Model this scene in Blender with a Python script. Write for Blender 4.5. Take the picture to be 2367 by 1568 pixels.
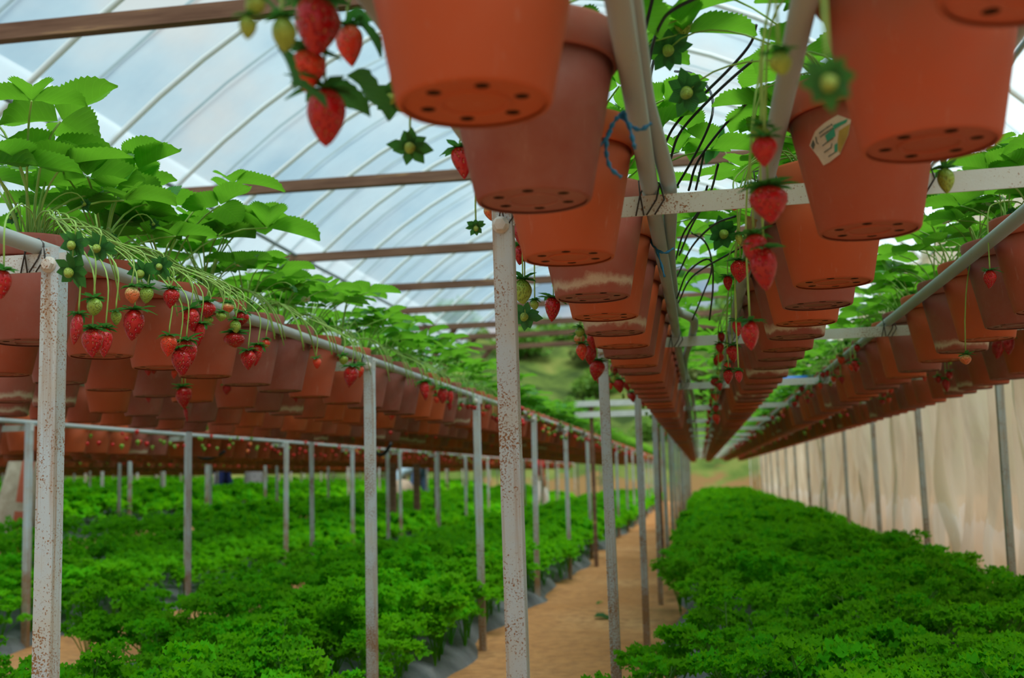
import bpy, math, random
import numpy as np
from mathutils import Vector, Matrix
from mathutils.geometry import tessellate_polygon

random.seed(7)
R = random.random
def U(a, b): return a + (b - a) * R()
for o in list(bpy.data.objects): bpy.data.objects.remove(o)
SC = bpy.context.scene
COL = SC.collection

# ------------------------------------------------------------------ camera
FW, FH, FPX = 2367.0, 1568.0, 2650.0
HC = 0.93                                   # eye height above the dirt path
VPX, VPY, ROLL = 1619.0, 1094.0, math.radians(1.5)
vy = Vector((VPX - FW / 2, -(VPY - FH / 2), -FPX)).normalized()      # world +Y in camera space
u_ = Vector((-math.sin(ROLL), math.cos(ROLL), 0))
u_.z = -(u_.x * vy.x + u_.y * vy.y) / vy.z
vz = u_.normalized()
vx = vy.cross(vz)
RCW = Matrix((vx, vy, vz))                  # camera space -> world space
CAMP = Vector((0, 0, HC))
cam = bpy.data.cameras.new('camera')
cam.sensor_width = 36.0
cam.lens = FPX / FW * 36.0
cam.clip_start = 0.02
cam.clip_end = 500
cam.dof.use_dof = True
cam.dof.focus_distance = 2.45
cam.dof.aperture_fstop = 4.2
camo = bpy.data.objects.new('camera', cam)
camo.matrix_world = Matrix.Translation(CAMP) @ RCW.to_4x4()
COL.objects.link(camo)
SC.camera = camo

def proj(p):
    c = RCW.transposed() @ (Vector(p) - CAMP)
    if c.z > -0.05: return None
    return (FW / 2 + FPX * c.x / -c.z, FH / 2 - FPX * c.y / -c.z, -c.z)
def ray(px, py): return RCW @ Vector((px - FW / 2, -(py - FH / 2), -FPX))
def at_x(px, py, X): d = ray(px, py); return CAMP + d * (X / d.x)
def at_y(px, py, Y): d = ray(px, py); return CAMP + d * (Y / d.y)
def at_z(px, py, z): d = ray(px, py); return CAMP + d * ((z - HC) / d.z)

# ------------------------------------------------------------------ sky, sun, exposure
world = bpy.data.worlds.new('sky'); SC.world = world
world.use_nodes = True
nt = world.node_tree; nt.nodes.clear()
tc = nt.nodes.new('ShaderNodeTexCoord')
mp = nt.nodes.new('ShaderNodeMapping'); mp.inputs['Scale'].default_value = (1, 1, 1.6)
n1 = nt.nodes.new('ShaderNodeTexNoise'); n1.inputs['Scale'].default_value = 6.5; n1.inputs['Detail'].default_value = 5
cr = nt.nodes.new('ShaderNodeValToRGB')
cr.color_ramp.elements[0].position = 0.40; cr.color_ramp.elements[0].color = (0.40, 0.60, 0.76, 1)
cr.color_ramp.elements[1].position = 0.64; cr.color_ramp.elements[1].color = (1.0, 0.84, 0.74, 1)
e = cr.color_ramp.elements.new(0.50); e.color = (0.66, 0.78, 0.86, 1)
bg = nt.nodes.new('ShaderNodeBackground'); bg.inputs['Strength'].default_value = 0.60
wo = nt.nodes.new('ShaderNodeOutputWorld')
nt.links.new(tc.outputs['Generated'], mp.inputs['Vector']); nt.links.new(mp.outputs[0], n1.inputs['Vector'])
nt.links.new(n1.outputs['Fac'], cr.inputs['Fac']); nt.links.new(cr.outputs['Color'], bg.inputs['Color'])
nt.links.new(bg.outputs[0], wo.inputs['Surface'])
sun = bpy.data.lights.new('sun', 'SUN'); sun.energy = 4.0; sun.angle = math.radians(45); sun.color = (1.0, 0.97, 0.9)
suno = bpy.data.objects.new('sun_offscreen', sun); suno.rotation_euler = Vector((-0.30, 0.30, -0.90)).to_track_quat('-Z', 'Y').to_euler(); COL.objects.link(suno)
SC.view_settings.view_transform = 'Standard'
SC.view_settings.look = 'None'
SC.view_settings.gamma = 1.0
SC.view_settings.use_curve_mapping = False
SC.view_settings.exposure = 0.16
try:
    cy = SC.cycles
    cy.max_bounces = 6; cy.diffuse_bounces = 3; cy.glossy_bounces = 2; cy.transmission_bounces = 4; cy.transparent_max_bounces = 10
    cy.use_denoising = True
except Exception: pass

# ------------------------------------------------------------------ mesh helpers
class MB:
    def __init__(s): s.v = []; s.f = []; s.uv = {}
    def add(s, vs, fs, uv=None):
        b = len(s.v); s.v += [tuple(p) for p in vs]
        for f in fs: s.f.append(tuple(i + b for i in f))
        if uv:
            for i, t in enumerate(uv): s.uv[b + i] = t
        return s
    def box(s, a, b):
        x0, y0, z0 = a; x1, y1, z1 = b
        return s.add([(x0,y0,z0),(x1,y0,z0),(x1,y1,z0),(x0,y1,z0),(x0,y0,z1),(x1,y0,z1),(x1,y1,z1),(x0,y1,z1)],
                     [(0,3,2,1),(4,5,6,7),(0,1,5,4),(1,2,6,5),(2,3,7,6),(3,0,4,7)])
    def tube(s, pts, r, n=8, cap=True):
        pts = [Vector(p) for p in pts]; m = len(pts)
        rs = r if isinstance(r, (list, tuple)) else [r] * m
        prev = None; vs = []
        for i, p in enumerate(pts):
            t = (pts[min(i + 1, m - 1)] - pts[max(i - 1, 0)]).normalized()
            if prev is None:
                a = t.cross(Vector((0, 0, 1)))
                if a.length < 0.05: a = t.cross(Vector((1, 0, 0)))
            else: a = prev - t * prev.dot(t)
            a.normalize(); prev = a; b = t.cross(a)
            for k in range(n):
                w = 2 * math.pi * k / n
                vs.append(p + (a * math.cos(w) + b * math.sin(w)) * rs[i])
        fs = [(i*n + k, i*n + (k+1) % n, (i+1)*n + (k+1) % n, (i+1)*n + k) for i in range(m - 1) for k in range(n)]
        if cap:
            fs.append(tuple(range(n - 1, -1, -1))); fs.append(tuple((m - 1) * n + k for k in range(n)))
        return s.add(vs, fs)
    def lathe(s, prof, n=32, cx=0, cy=0):
        vs = []; m = len(prof)
        for r, z in prof:
            for k in range(n):
                w = 2 * math.pi * k / n
                vs.append((cx + r * math.cos(w), cy + r * math.sin(w), z))
        fs = [(i*n + k, i*n + (k+1) % n, (i+1)*n + (k+1) % n, (i+1)*n + k) for i in range(m - 1) for k in range(n)]
        return s.add(vs, fs)
    def merge(s, o, M=None):
        b = len(s.v)
        s.v += [tuple(M @ Vector(p)) for p in o.v] if M is not None else list(o.v)
        s.f += [tuple(i + b for i in f) for f in o.f]
        for i, t in o.uv.items(): s.uv[b + i] = t
        return s
    def mesh(s, name, mat, smooth=True):
        me = bpy.data.meshes.new(name); me.from_pydata(s.v, [], s.f); me.update()
        if s.uv:
            ul = me.uv_layers.new(name='uv'); li = np.zeros(len(me.loops), dtype=np.int32); me.loops.foreach_get('vertex_index', li)
            arr = np.zeros((len(s.v), 2), dtype=np.float32)
            for i, t in s.uv.items(): arr[i] = t
            ul.data.foreach_set('uv', arr[li].ravel())
        if mat: me.materials.append(mat)
        if smooth: me.polygons.foreach_set('use_smooth', [True] * len(me.polygons))
        return me

def link(name, data, parent=None, loc=(0,0,0), rot=(0,0,0), sc=(1,1,1)):
    o = bpy.data.objects.new(name, data); COL.objects.link(o)
    if parent: o.parent = parent
    o.location = loc; o.rotation_euler = rot
    o.scale = (sc, sc, sc) if isinstance(sc, (int, float)) else sc
    return o
def tag(o, label, cat, group=None, kind=None):
    o['label'] = label; o['category'] = cat
    if group: o['group'] = group
    if kind: o['kind'] = kind
    return o
def thing(name, label, cat, loc=(0,0,0), group=None, rot=(0,0,0)):
    return tag(link(name, None, None, loc, rot), label, cat, group)
def struct(o): o['kind'] = 'structure'; return o
def smoothmesh(me): pass
def bez(p0, p1, p2, p3, n):
    p0, p1, p2, p3 = map(Vector, (p0, p1, p2, p3)); out = []
    for i in range(n + 1):
        t = i / n; q = 1 - t
        out.append(p0*q*q*q + p1*3*q*q*t + p2*3*q*t*t + p3*t*t*t)
    return out
def catmull(P, n=5):
    P = [Vector(p) for p in P]; Q = [P[0]*2 - P[1]] + P + [P[-1]*2 - P[-2]]; out = []
    for i in range(1, len(Q) - 2):
        a, b, c, d = Q[i-1], Q[i], Q[i+1], Q[i+2]
        for k in range(n):
            t = k / n
            out.append(0.5*((2*b) + (c-a)*t + (2*a-5*b+4*c-d)*t*t + (3*b-a-3*c+d)*t**3))
    out.append(P[-1]); return out

# ------------------------------------------------------------------ material helpers
def newmat(name):
    m = bpy.data.materials.new(name); m.use_nodes = True
    t = m.node_tree; t.nodes.clear()
    out = t.nodes.new('ShaderNodeOutputMaterial')
    return m, t, out
def nd(t, typ, **kw):
    n = t.nodes.new(typ)
    for k, v in kw.items():
        if k in n.inputs: n.inputs[k].default_value = v
        else: setattr(n, k, v)
    return n
def ramp(t, fac, stops):
    r = t.nodes.new('ShaderNodeValToRGB'); els = r.color_ramp.elements
    els[0].position, els[0].color = stops[0][0], (*stops[0][1], 1)
    els[1].position, els[1].color = stops[-1][0], (*stops[-1][1], 1)
    for p, c in stops[1:-1]:
        x = els.new(p); x.color = (*c, 1)
    t.links.new(fac, r.inputs['Fac']); return r.outputs['Color']
def noise(t, vec, scale, detail=4, rough=0.55):
    n = nd(t, 'ShaderNodeTexNoise'); n.inputs['Scale'].default_value = scale; n.inputs['Detail'].default_value = detail
    n.inputs['Roughness'].default_value = rough; t.links.new(vec, n.inputs['Vector']); return n.outputs['Fac']
def mixc(t, fac, a, b, mode='MIX'):
    m = t.nodes.new('ShaderNodeMix'); m.data_type = 'RGBA'; m.blend_type = mode
    for sck, v in ((0, fac), (6, a), (7, b)):
        if hasattr(v, 'is_output'): t.links.new(v, m.inputs[sck])
        elif sck == 0: m.inputs[0].default_value = v
        else: m.inputs[sck].default_value = (*v, 1)
    return m.outputs[2]
def math_(t, op, a, b=None, c=None):
    m = t.nodes.new('ShaderNodeMath'); m.operation = op
    for i, v in enumerate((a, b, c)):
        if v is None: continue
        if hasattr(v, 'is_output'): t.links.new(v, m.inputs[i])
        else: m.inputs[i].default_value = v
    return m.outputs[0]
def bump(t, h, strength, dist=0.01):
    b = t.nodes.new('ShaderNodeBump'); b.inputs['Strength'].default_value = strength; b.inputs['Distance'].default_value = dist
    t.links.new(h, b.inputs['Height']); return b.outputs[0]
def pri(t, out, col, rough=0.6, normal=None, spec=0.5, metal=0.0):
    p = t.nodes.new('ShaderNodeBsdfPrincipled')
    if hasattr(col, 'is_output'): t.links.new(col, p.inputs['Base Color'])
    else: p.inputs['Base Color'].default_value = (*col, 1)
    if hasattr(rough, 'is_output'): t.links.new(rough, p.inputs['Roughness'])
    else: p.inputs['Roughness'].default_value = rough
    p.inputs['Specular IOR Level'].default_value = spec; p.inputs['Metallic'].default_value = metal
    if normal is not None: t.links.new(normal, p.inputs['Normal'])
    if out is not None: t.links.new(p.outputs[0], out.inputs['Surface'])
    return p
def coords(t, which='Object', world_=False):
    if world_: return nd(t, 'ShaderNodeNewGeometry').outputs['Position']
    return nd(t, 'ShaderNodeTexCoord').outputs[which]
def rnd(t): return nd(t, 'ShaderNodeObjectInfo').outputs['Random']
def offs(t, vec, k=37.0):
    m = t.nodes.new('ShaderNodeVectorMath'); m.operation = 'ADD'
    c = t.nodes.new('ShaderNodeCombineXYZ'); r = math_(t, 'MULTIPLY', rnd(t), k)
    for i in range(3): t.links.new(r, c.inputs[i])
    t.links.new(vec, m.inputs[0]); t.links.new(c.outputs[0], m.inputs[1]); return m.outputs[0]
def plain(name, col, rough=0.6, spec=0.4, var=0.0, scale=20):
    m, t, o = newmat(name)
    if var:
        f = noise(t, offs(t, coords(t)), scale)
        c = ramp(t, f, [(0.3, tuple(x*(1-var) for x in col)), (0.7, tuple(min(1, x*(1+var)) for x in col))])
        pri(t, o, c, rough, None, spec)
    else: pri(t, o, col, rough, None, spec)
    return m

# pots: matt plastic, bare orange to dusty mauve, some with a lime tide mark near the foot
def pot_mat(name, base, dust, dustamt, lime):
    m, t, o = newmat(name); v = offs(t, coords(t)); raw = coords(t)
    r = rnd(t)
    hs = nd(t, 'ShaderNodeHueSaturation'); hs.inputs['Color'].default_value = (*base, 1)
    t.links.new(math_(t, 'MULTIPLY_ADD', r, 0.3, 0.84), hs.inputs['Value'])
    f = noise(t, v, 14, 6, 0.65)
    c = mixc(t, math_(t, 'MULTIPLY', ramp(t, f, [(0.35, (0,0,0)), (0.7, (1,1,1))]), dustamt), hs.outputs[0], dust)
    st = nd(t, 'ShaderNodeMapping'); st.inputs['Scale'].default_value = (60, 60, 9); t.links.new(v, st.inputs['Vector'])
    s = noise(t, st.outputs[0], 1.0, 3, 0.7)
    c = mixc(t, math_(t, 'MULTIPLY', ramp(t, s, [(0.62, (0,0,0)), (0.78, (1,1,1))]), 0.22), c, (0.62, 0.42, 0.34))
    if lime:
        sp = nd(t, 'ShaderNodeSeparateXYZ'); t.links.new(raw, sp.inputs[0])
        h = math_(t, 'ADD', sp.outputs[2], math_(t, 'MULTIPLY', noise(t, v, 17, 5, 0.7), 0.05))
        b1 = ramp(t, h, [(0.034, (0,0,0)), (0.042, (1,1,1)), (0.046, (1,1,1)), (0.062, (0,0,0))])
        c = mixc(t, math_(t, 'MULTIPLY', b1, lime), c, (0.56, 0.47, 0.35))
    pri(t, o, c, 0.6, bump(t, noise(t, v, 220, 2), 0.06, 0.002), 0.22)
    return m
ORANGE = pot_mat('pot_orange', (0.52, 0.105, 0.034), (0.44, 0.13, 0.070), 0.3, 0)
BRICK = pot_mat('pot_brick', (0.43, 0.090, 0.042), (0.39, 0.135, 0.09), 0.45, 0)
MAUVE = pot_mat('pot_mauve', (0.31, 0.088, 0.062), (0.33, 0.15, 0.12), 0.6, 0)
LIMED = pot_mat('pot_limed', (0.33, 0.090, 0.062), (0.34, 0.15, 0.115), 0.55, 0.95)
TONES = [('bright orange', ORANGE), ('brick red', BRICK), ('dusty mauve', MAUVE), ('lime stained', LIMED)]
SOIL = plain('potting_soil', (0.045, 0.028, 0.018), 0.95, 0.1, 0.5, 60)

def metal_mat(name, paint, rustamt, low=0.5, zlow=True, stn=0.45):
    m, t, o = newmat(name); v = offs(t, coords(t)); raw = coords(t)
    big = noise(t, v, 6, 4, 0.6); fine = noise(t, v, 260, 2, 0.6)
    sp = nd(t, 'ShaderNodeSeparateXYZ'); t.links.new(raw, sp.inputs[0])
    lowz = ramp(t, sp.outputs[2], [(0.0, (1,1,1)), (low, (0,0,0))]) if zlow else math_(t, 'MULTIPLY', sp.outputs[2], 0.0)
    thr = math_(t, 'ADD', math_(t, 'MULTIPLY', big, 0.42), math_(t, 'MULTIPLY', fine, 0.58))
    thr = math_(t, 'ADD', thr, math_(t, 'MULTIPLY', lowz, 0.13))
    k = ramp(t, thr, [(0.625 - rustamt, (0,0,0)), (0.665 - rustamt, (1,1,1))])
    stain = ramp(t, noise(t, v, 9, 5, 0.65), [(0.42, (0,0,0)), (0.75, (1,1,1))])
    c = mixc(t, math_(t, 'MULTIPLY', stain, stn), paint, (0.50, 0.39, 0.19))
    sm_ = nd(t, 'ShaderNodeMapping'); sm_.inputs['Scale'].default_value = (70, 70, 2.2); t.links.new(v, sm_.inputs['Vector'])
    if zlow: c = mixc(t, math_(t, 'MULTIPLY', ramp(t, noise(t, sm_.outputs[0], 1.0, 3, 0.6), [(0.52, (0,0,0)), (0.66, (1,1,1))]), 0.6), c, (0.33, 0.20, 0.09))
    c = mixc(t, k, c, mixc(t, fine, (0.14, 0.055, 0.02), (0.32, 0.15, 0.05)))
    c = mixc(t, math_(t, 'MULTIPLY', lowz, 0.62), c, (0.34, 0.19, 0.08))
    pri(t, o, c, 0.55, bump(t, thr, 0.1, 0.003), 0.4)
    return m
POSTM = metal_mat('post_paint', (0.46, 0.56, 0.60), 0.072, 0.8)
BEAMM = metal_mat('beam_paint', (0.56, 0.62, 0.61), 0.045, 0.5, False, 0.3)
PIPEM = metal_mat('pipe_grey', (0.38, 0.43, 0.44), -0.02, 0.5, False, 0.15)
BOLTM = metal_mat('bolt_zinc', (0.58, 0.57, 0.52), 0.02, 0.5, False)
WIREM = plain('wire', (0.03, 0.028, 0.025), 0.5)
BLACK = plain('black_tube', (0.006, 0.007, 0.011), 0.38, 0.5)
BLUE = plain('blue_twine', (0.02, 0.20, 0.42), 0.6, 0.4, 0.3, 200)
BLUEP = plain('blue_pipe', (0.02, 0.17, 0.58), 0.4)
WHITE = plain('white_paint', (0.62, 0.64, 0.60), 0.5, 0.4, 0.12, 8)

def leaf_mat(name, dark, light, trans, tl=0.42, veins=True, rough=0.42, patch=0, spec=0.3):
    m, t, o = newmat(name)
    v = offs(t, coords(t)); r = rnd(t)
    f = noise(t, v, 9, 3) if not patch else ramp(t, noise(t, coords(t, world_=True), patch, 4, 0.6), [(0.32, (0,0,0)), (0.68, (1,1,1))])
    c = mixc(t, f, dark, light)
    if veins:
        uv = coords(t, 'UV'); sp = nd(t, 'ShaderNodeSeparateXYZ'); t.links.new(uv, sp.inputs[0])
        av = math_(t, 'ABSOLUTE', sp.outputs[1])
        w = math_(t, 'FRACT', math_(t, 'MULTIPLY', math_(t, 'SUBTRACT', sp.outputs[0], math_(t, 'MULTIPLY', av, 0.35)), 8.0))
        vein = math_(t, 'LESS_THAN', math_(t, 'ABSOLUTE', math_(t, 'SUBTRACT', w, 0.5)), 0.07)
        mid = math_(t, 'LESS_THAN', av, 0.035)
        vn = math_(t, 'MAXIMUM', vein, mid)
        c = mixc(t, math_(t, 'MULTIPLY', vn, 0.35), c, tuple(min(1, x * 1.7) for x in light))
        hgt = math_(t, 'ABSOLUTE', math_(t, 'SUBTRACT', w, 0.5)); nrm = bump(t, hgt, 0.35, 0.004)
    else: nrm = None
    hs = nd(t, 'ShaderNodeHueSaturation'); t.links.new(c, hs.inputs['Color'])
    t.links.new(math_(t, 'MULTIPLY_ADD', r, 0.45, 0.78), hs.inputs['Value'])
    t.links.new(math_(t, 'MULTIPLY_ADD', r, 0.03, 0.487), hs.inputs['Hue'])
    p = pri(t, None, hs.outputs[0], rough, nrm, spec)
    tr = nd(t, 'ShaderNodeBsdfTranslucent'); tr.inputs['Color'].default_value = (*trans, 1)
    mx = nd(t, 'ShaderNodeMixShader'); mx.inputs[0].default_value = tl
    t.links.new(p.outputs[0], mx.inputs[1]); t.links.new(tr.outputs[0], mx.inputs[2]); t.links.new(mx.outputs[0], o.inputs['Surface'])
    return m
LEAF = leaf_mat('strawberry_leaf', (0.022, 0.13, 0.009), (0.075, 0.28, 0.018), (0.22, 0.62, 0.03), 0.42)
CALYX = leaf_mat('calyx', (0.018, 0.10, 0.025), (0.035, 0.17, 0.035), (0.08, 0.35, 0.05), 0.3, True, 0.5)
PARS = leaf_mat('parsley_leaf', (0.050, 0.26, 0.004), (0.13, 0.46, 0.006), (0.24, 0.80, 0.008), 0.40, False, 0.7, 3.2, 0.08)
PSTEM = plain('parsley_stem', (0.12, 0.32, 0.05), 0.5)
STEM = plain('stalk', (0.26, 0.46, 0.09), 0.45, 0.4, 0.2, 30)
PETAL = plain('petal', (0.85, 0.86, 0.82), 0.6)
YEL = plain('flower_eye', (0.75, 0.55, 0.06), 0.7)
DRYL = plain('dry_leaf', (0.30, 0.20, 0.09), 0.8, 0.2, 0.5, 40)
BUSH = leaf_mat('bush_leaf', (0.05, 0.16, 0.02), (0.17, 0.36, 0.05), (0.30, 0.55, 0.08), 0.35, False, 0.6)
BUSHD = leaf_mat('bush_leaf_dull', (0.05, 0.09, 0.02), (0.16, 0.20, 0.06), (0.20, 0.28, 0.07), 0.3, False, 0.7)

def berry_mat(name, top, tip, seed, rough=0.28):
    m, t, o = newmat(name); raw = coords(t)
    sp = nd(t, 'ShaderNodeSeparateXYZ'); t.links.new(raw, sp.inputs[0])
    grad = math_(t, 'ADD', math_(t, 'MULTIPLY', sp.outputs[2], -1.0), math_(t, 'MULTIPLY_ADD', noise(t, offs(t, raw), 2.5, 2), 0.5, -0.25))
    c = ramp(t, grad, [(0.05, top), (0.55, tip)])
    mpg = nd(t, 'ShaderNodeMapping'); mpg.inputs['Scale'].default_value = (1, 1, 0.78); t.links.new(offs(t, raw), mpg.inputs['Vector'])
    vo = nd(t, 'ShaderNodeTexVoronoi'); vo.inputs['Scale'].default_value = 9.5; t.links.new(mpg.outputs[0], vo.inputs['Vector'])
    d = vo.outputs['Distance']
    s = ramp(t, d, [(0.16, (1,1,1)), (0.24, (0,0,0))])
    c = mixc(t, math_(t, 'MULTIPLY', s, 0.75), c, seed)
    hgt = ramp(t, d, [(0.0, (0.35,0.35,0.35)), (0.20, (0.1,0.1,0.1)), (0.45, (1,1,1))])
    p = pri(t, o, c, rough, bump(t, hgt, 0.55, 0.06), 0.5)
    p.inputs['Subsurface Weight'].default_value = 0.0
    return m
B_RIPE = berry_mat('berry_ripe', (0.52, 0.010, 0.010), (0.40, 0.004, 0.008), (0.75, 0.30, 0.05))
B_DARK = berry_mat('berry_deep', (0.45, 0.008, 0.010), (0.35, 0.004, 0.008), (0.68, 0.26, 0.05))
B_ORNG = berry_mat('berry_orange', (0.72, 0.10, 0.03), (0.68, 0.03, 0.012), (0.85, 0.5, 0.12))
B_HALF = berry_mat('berry_turning', (0.62, 0.62, 0.22), (0.70, 0.16, 0.05), (0.5, 0.4, 0.1), 0.4)
B_GREEN = berry_mat('berry_green', (0.15, 0.31, 0.02), (0.28, 0.42, 0.05), (0.20, 0.22, 0.03), 0.5)

def soil_mat():
    m, t, o = newmat('soil'); v = coords(t, world_=True)
    a = noise(t, v, 0.9, 5, 0.6); b = noise(t, v, 14, 5, 0.65); c3 = noise(t, v, 120, 2)
    c = ramp(t, a, [(0.3, (0.50, 0.22, 0.075)), (0.55, (0.60, 0.30, 0.12)), (0.75, (0.68, 0.39, 0.18))])
    c = mixc(t, ramp(t, b, [(0.42, (0,0,0)), (0.72, (1,1,1))]), c, (0.36, 0.17, 0.075))
    c = mixc(t, ramp(t, c3, [(0.66, (0,0,0)), (0.72, (1,1,1))]), c, (0.62, 0.42, 0.25))
    pri(t, o, c, 0.95, bump(t, math_(t, 'ADD', b, math_(t, 'MULTIPLY', c3, 0.4)), 0.5, 0.02), 0.15)
    return m
SOILG = soil_mat()
def mulch_mat():
    m, t, o = newmat('mulch_film'); v = coords(t, world_=True)
    a = noise(t, v, 16, 5, 0.7)
    c = ramp(t, noise(t, v, 5, 4), [(0.35, (0.10, 0.11, 0.12)), (0.7, (0.24, 0.25, 0.26))])
    pri(t, o, c, 0.45, bump(t, a, 0.9, 0.03), 0.5); return m
MULCH = mulch_mat()
def film_mat(name, fac, tint, trcol):
    m, t, o = newmat(name); v = coords(t, world_=True)
    f = math_(t, 'MULTIPLY_ADD', noise(t, v, 1.3, 4, 0.6), 0.35, fac - 0.17)
    a = nd(t, 'ShaderNodeBsdfTransparent'); a.inputs['Color'].default_value = (*tint, 1)
    b = nd(t, 'ShaderNodeBsdfTranslucent'); b.inputs['Color'].default_value = (*trcol, 1)
    mx = nd(t, 'ShaderNodeMixShader'); t.links.new(f, mx.inputs[0]); t.links.new(a.outputs[0], mx.inputs[1]); t.links.new(b.outputs[0], mx.inputs[2])
    t.links.new(mx.outputs[0], o.inputs['Surface']); return m
FILM = film_mat('roof_film', 0.38, (0.90, 0.97, 1.0), (0.60, 0.83, 0.90))
FILM2 = film_mat('roof_film_lap', 0.6, (0.97, 0.98, 1.0), (0.95, 0.97, 0.98))
def net_mat():
    m, t, o = newmat('insect_net'); v = coords(t, world_=True)
    st = nd(t, 'ShaderNodeMapping'); st.inputs['Scale'].default_value = (3, 5, 0.9); t.links.new(v, st.inputs['Vector'])
    f = noise(t, st.outputs[0], 1.0, 5, 0.6)
    sp = nd(t, 'ShaderNodeSeparateXYZ'); t.links.new(v, sp.inputs[0])
    splash = math_(t, 'ADD', sp.outputs[2], math_(t, 'MULTIPLY', f, 0.8))      # mud splashed up from the bed
    c = ramp(t, splash, [(0.55, (0.60, 0.51, 0.32)), (1.0, (0.80, 0.79, 0.64)), (1.4, (0.86, 0.91, 0.85))])
    c = mixc(t, ramp(t, f, [(0.5, (0,0,0)), (0.7, (1,1,1))]), c, mixc(t, 0.5, c, (0.45, 0.38, 0.26)))
    d = nd(t, 'ShaderNodeBsdfDiffuse'); b = nd(t, 'ShaderNodeBsdfTranslucent'); a = nd(t, 'ShaderNodeBsdfTransparent')
    t.links.new(c, d.inputs['Color']); t.links.new(c, b.inputs['Color'])
    m1 = nd(t, 'ShaderNodeMixShader'); m1.inputs[0].default_value = 0.7
    t.links.new(d.outputs[0], m1.inputs[1]); t.links.new(b.outputs[0], m1.inputs[2])
    m2 = nd(t, 'ShaderNodeMixShader'); m2.inputs[0].default_value = 0.10
    t.links.new(m1.outputs[0], m2.inputs[1]); t.links.new(a.outputs[0], m2.inputs[2]); t.links.new(m2.outputs[0], o.inputs['Surface'])
    return m
NET = net_mat()
def wood_mat():
    m, t, o = newmat('wood'); v = offs(t, coords(t))
    st = nd(t, 'ShaderNodeMapping'); st.inputs['Scale'].default_value = (1.2, 14, 14); t.links.new(v, st.inputs['Vector'])
    c = ramp(t, noise(t, st.outputs[0], 2, 4), [(0.3, (0.13, 0.065, 0.04)), (0.6, (0.22, 0.12, 0.075)), (0.75, (0.45, 0.28, 0.13))])
    pri(t, o, c, 0.8, None, 0.2); return m
WOOD = wood_mat()
RIBM = plain('rib_galvanised', (0.80, 0.86, 0.85), 0.4, 0.5)
WIRG = plain('roof_wire', (0.22, 0.27, 0.28), 0.5, 0.4)
def hill_mat():
    m, t, o = newmat('hillside'); v = coords(t, world_=True)
    sp = nd(t, 'ShaderNodeSeparateXYZ'); t.links.new(v, sp.inputs[0])
    c = ramp(t, noise(t, v, 0.5, 5), [(0.35, (0.03, 0.06, 0.015)), (0.5, (0.09, 0.15, 0.03)), (0.7, (0.20, 0.22, 0.06))])
    h = math_(t, 'ADD', sp.outputs[2], math_(t, 'MULTIPLY_ADD', noise(t, v, 1.1, 4), 2.4, -1.2))
    c = mixc(t, ramp(t, h, [(0.6, (1,1,1)), (1.3, (0,0,0))]), c, (0.20, 0.13, 0.05))
    pri(t, o, c, 0.95, None, 0.1); return m
HILL = hill_mat()

# ------------------------------------------------------------------ layout numbers (metres)
BAY0, BAYP, NB = 2.02, 2.17, 17
YB = [BAY0 + BAYP * i for i in range(NB)]
YEND = YB[-1]
RACKP = 2.75
def rack_x(r):  # (x of the two post rows, x of the four pot rows)
    if r == 0: return (-0.308, 1.52), (-0.192, 0.262, 0.80, 1.25)
    a = -1.25 - RACKP * (r - 1)
    return (a + 0.04, a - 1.72), (a - 0.14, a - 0.592, a - 1.14, a - 1.59)
RACKS = range(0, 7)
DZ = [0.0, -0.035, -0.10, -0.10, -0.06, -0.03, 0.0]
BEAMTOP = 0.4935        # over eye height, rack 0
SKEW = 0.062           # the net-side rack's beams are not quite square to its rows
def skew(r, x): return -SKEW * (x + 0.31) if r == 0 else 0.0
def ground(x, y):
    s = max(0.0, min(1.0, (-4.3 - x) / 2.0)); s = s * s * (3 - 2 * s)
    g = 0.40 * s + max(0.0, (-6.3 - x)) * 0.035
    return g
def gz(x, y):
    return ground(x, y) + 0.012 * math.sin(x * 3.1 + 1.7 * math.sin(y * 1.3)) + 0.010 * math.sin(y * 4.3 + x * 2.2)

# ------------------------------------------------------------------ ground, paths, beds
mb = MB(); xs = np.concatenate([np.linspace(-60, -20, 10), np.linspace(-19, 2.4, 108), np.linspace(3, 40, 10)])
ys = np.concatenate([np.linspace(-8, 1, 10), np.linspace(1.1, 16, 80), np.linspace(16.5, 44, 50)])
vs = [(float(x), float(y), gz(x, y)) for y in ys for x in xs]; nx = len(xs)
mb.add(vs, [(j*nx+i, j*nx+i+1, (j+1)*nx+i+1, (j+1)*nx+i) for j in range(len(ys)-1) for i in range(nx-1)])
struct(link('floor', mb.mesh('floor', SOILG)))

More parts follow.
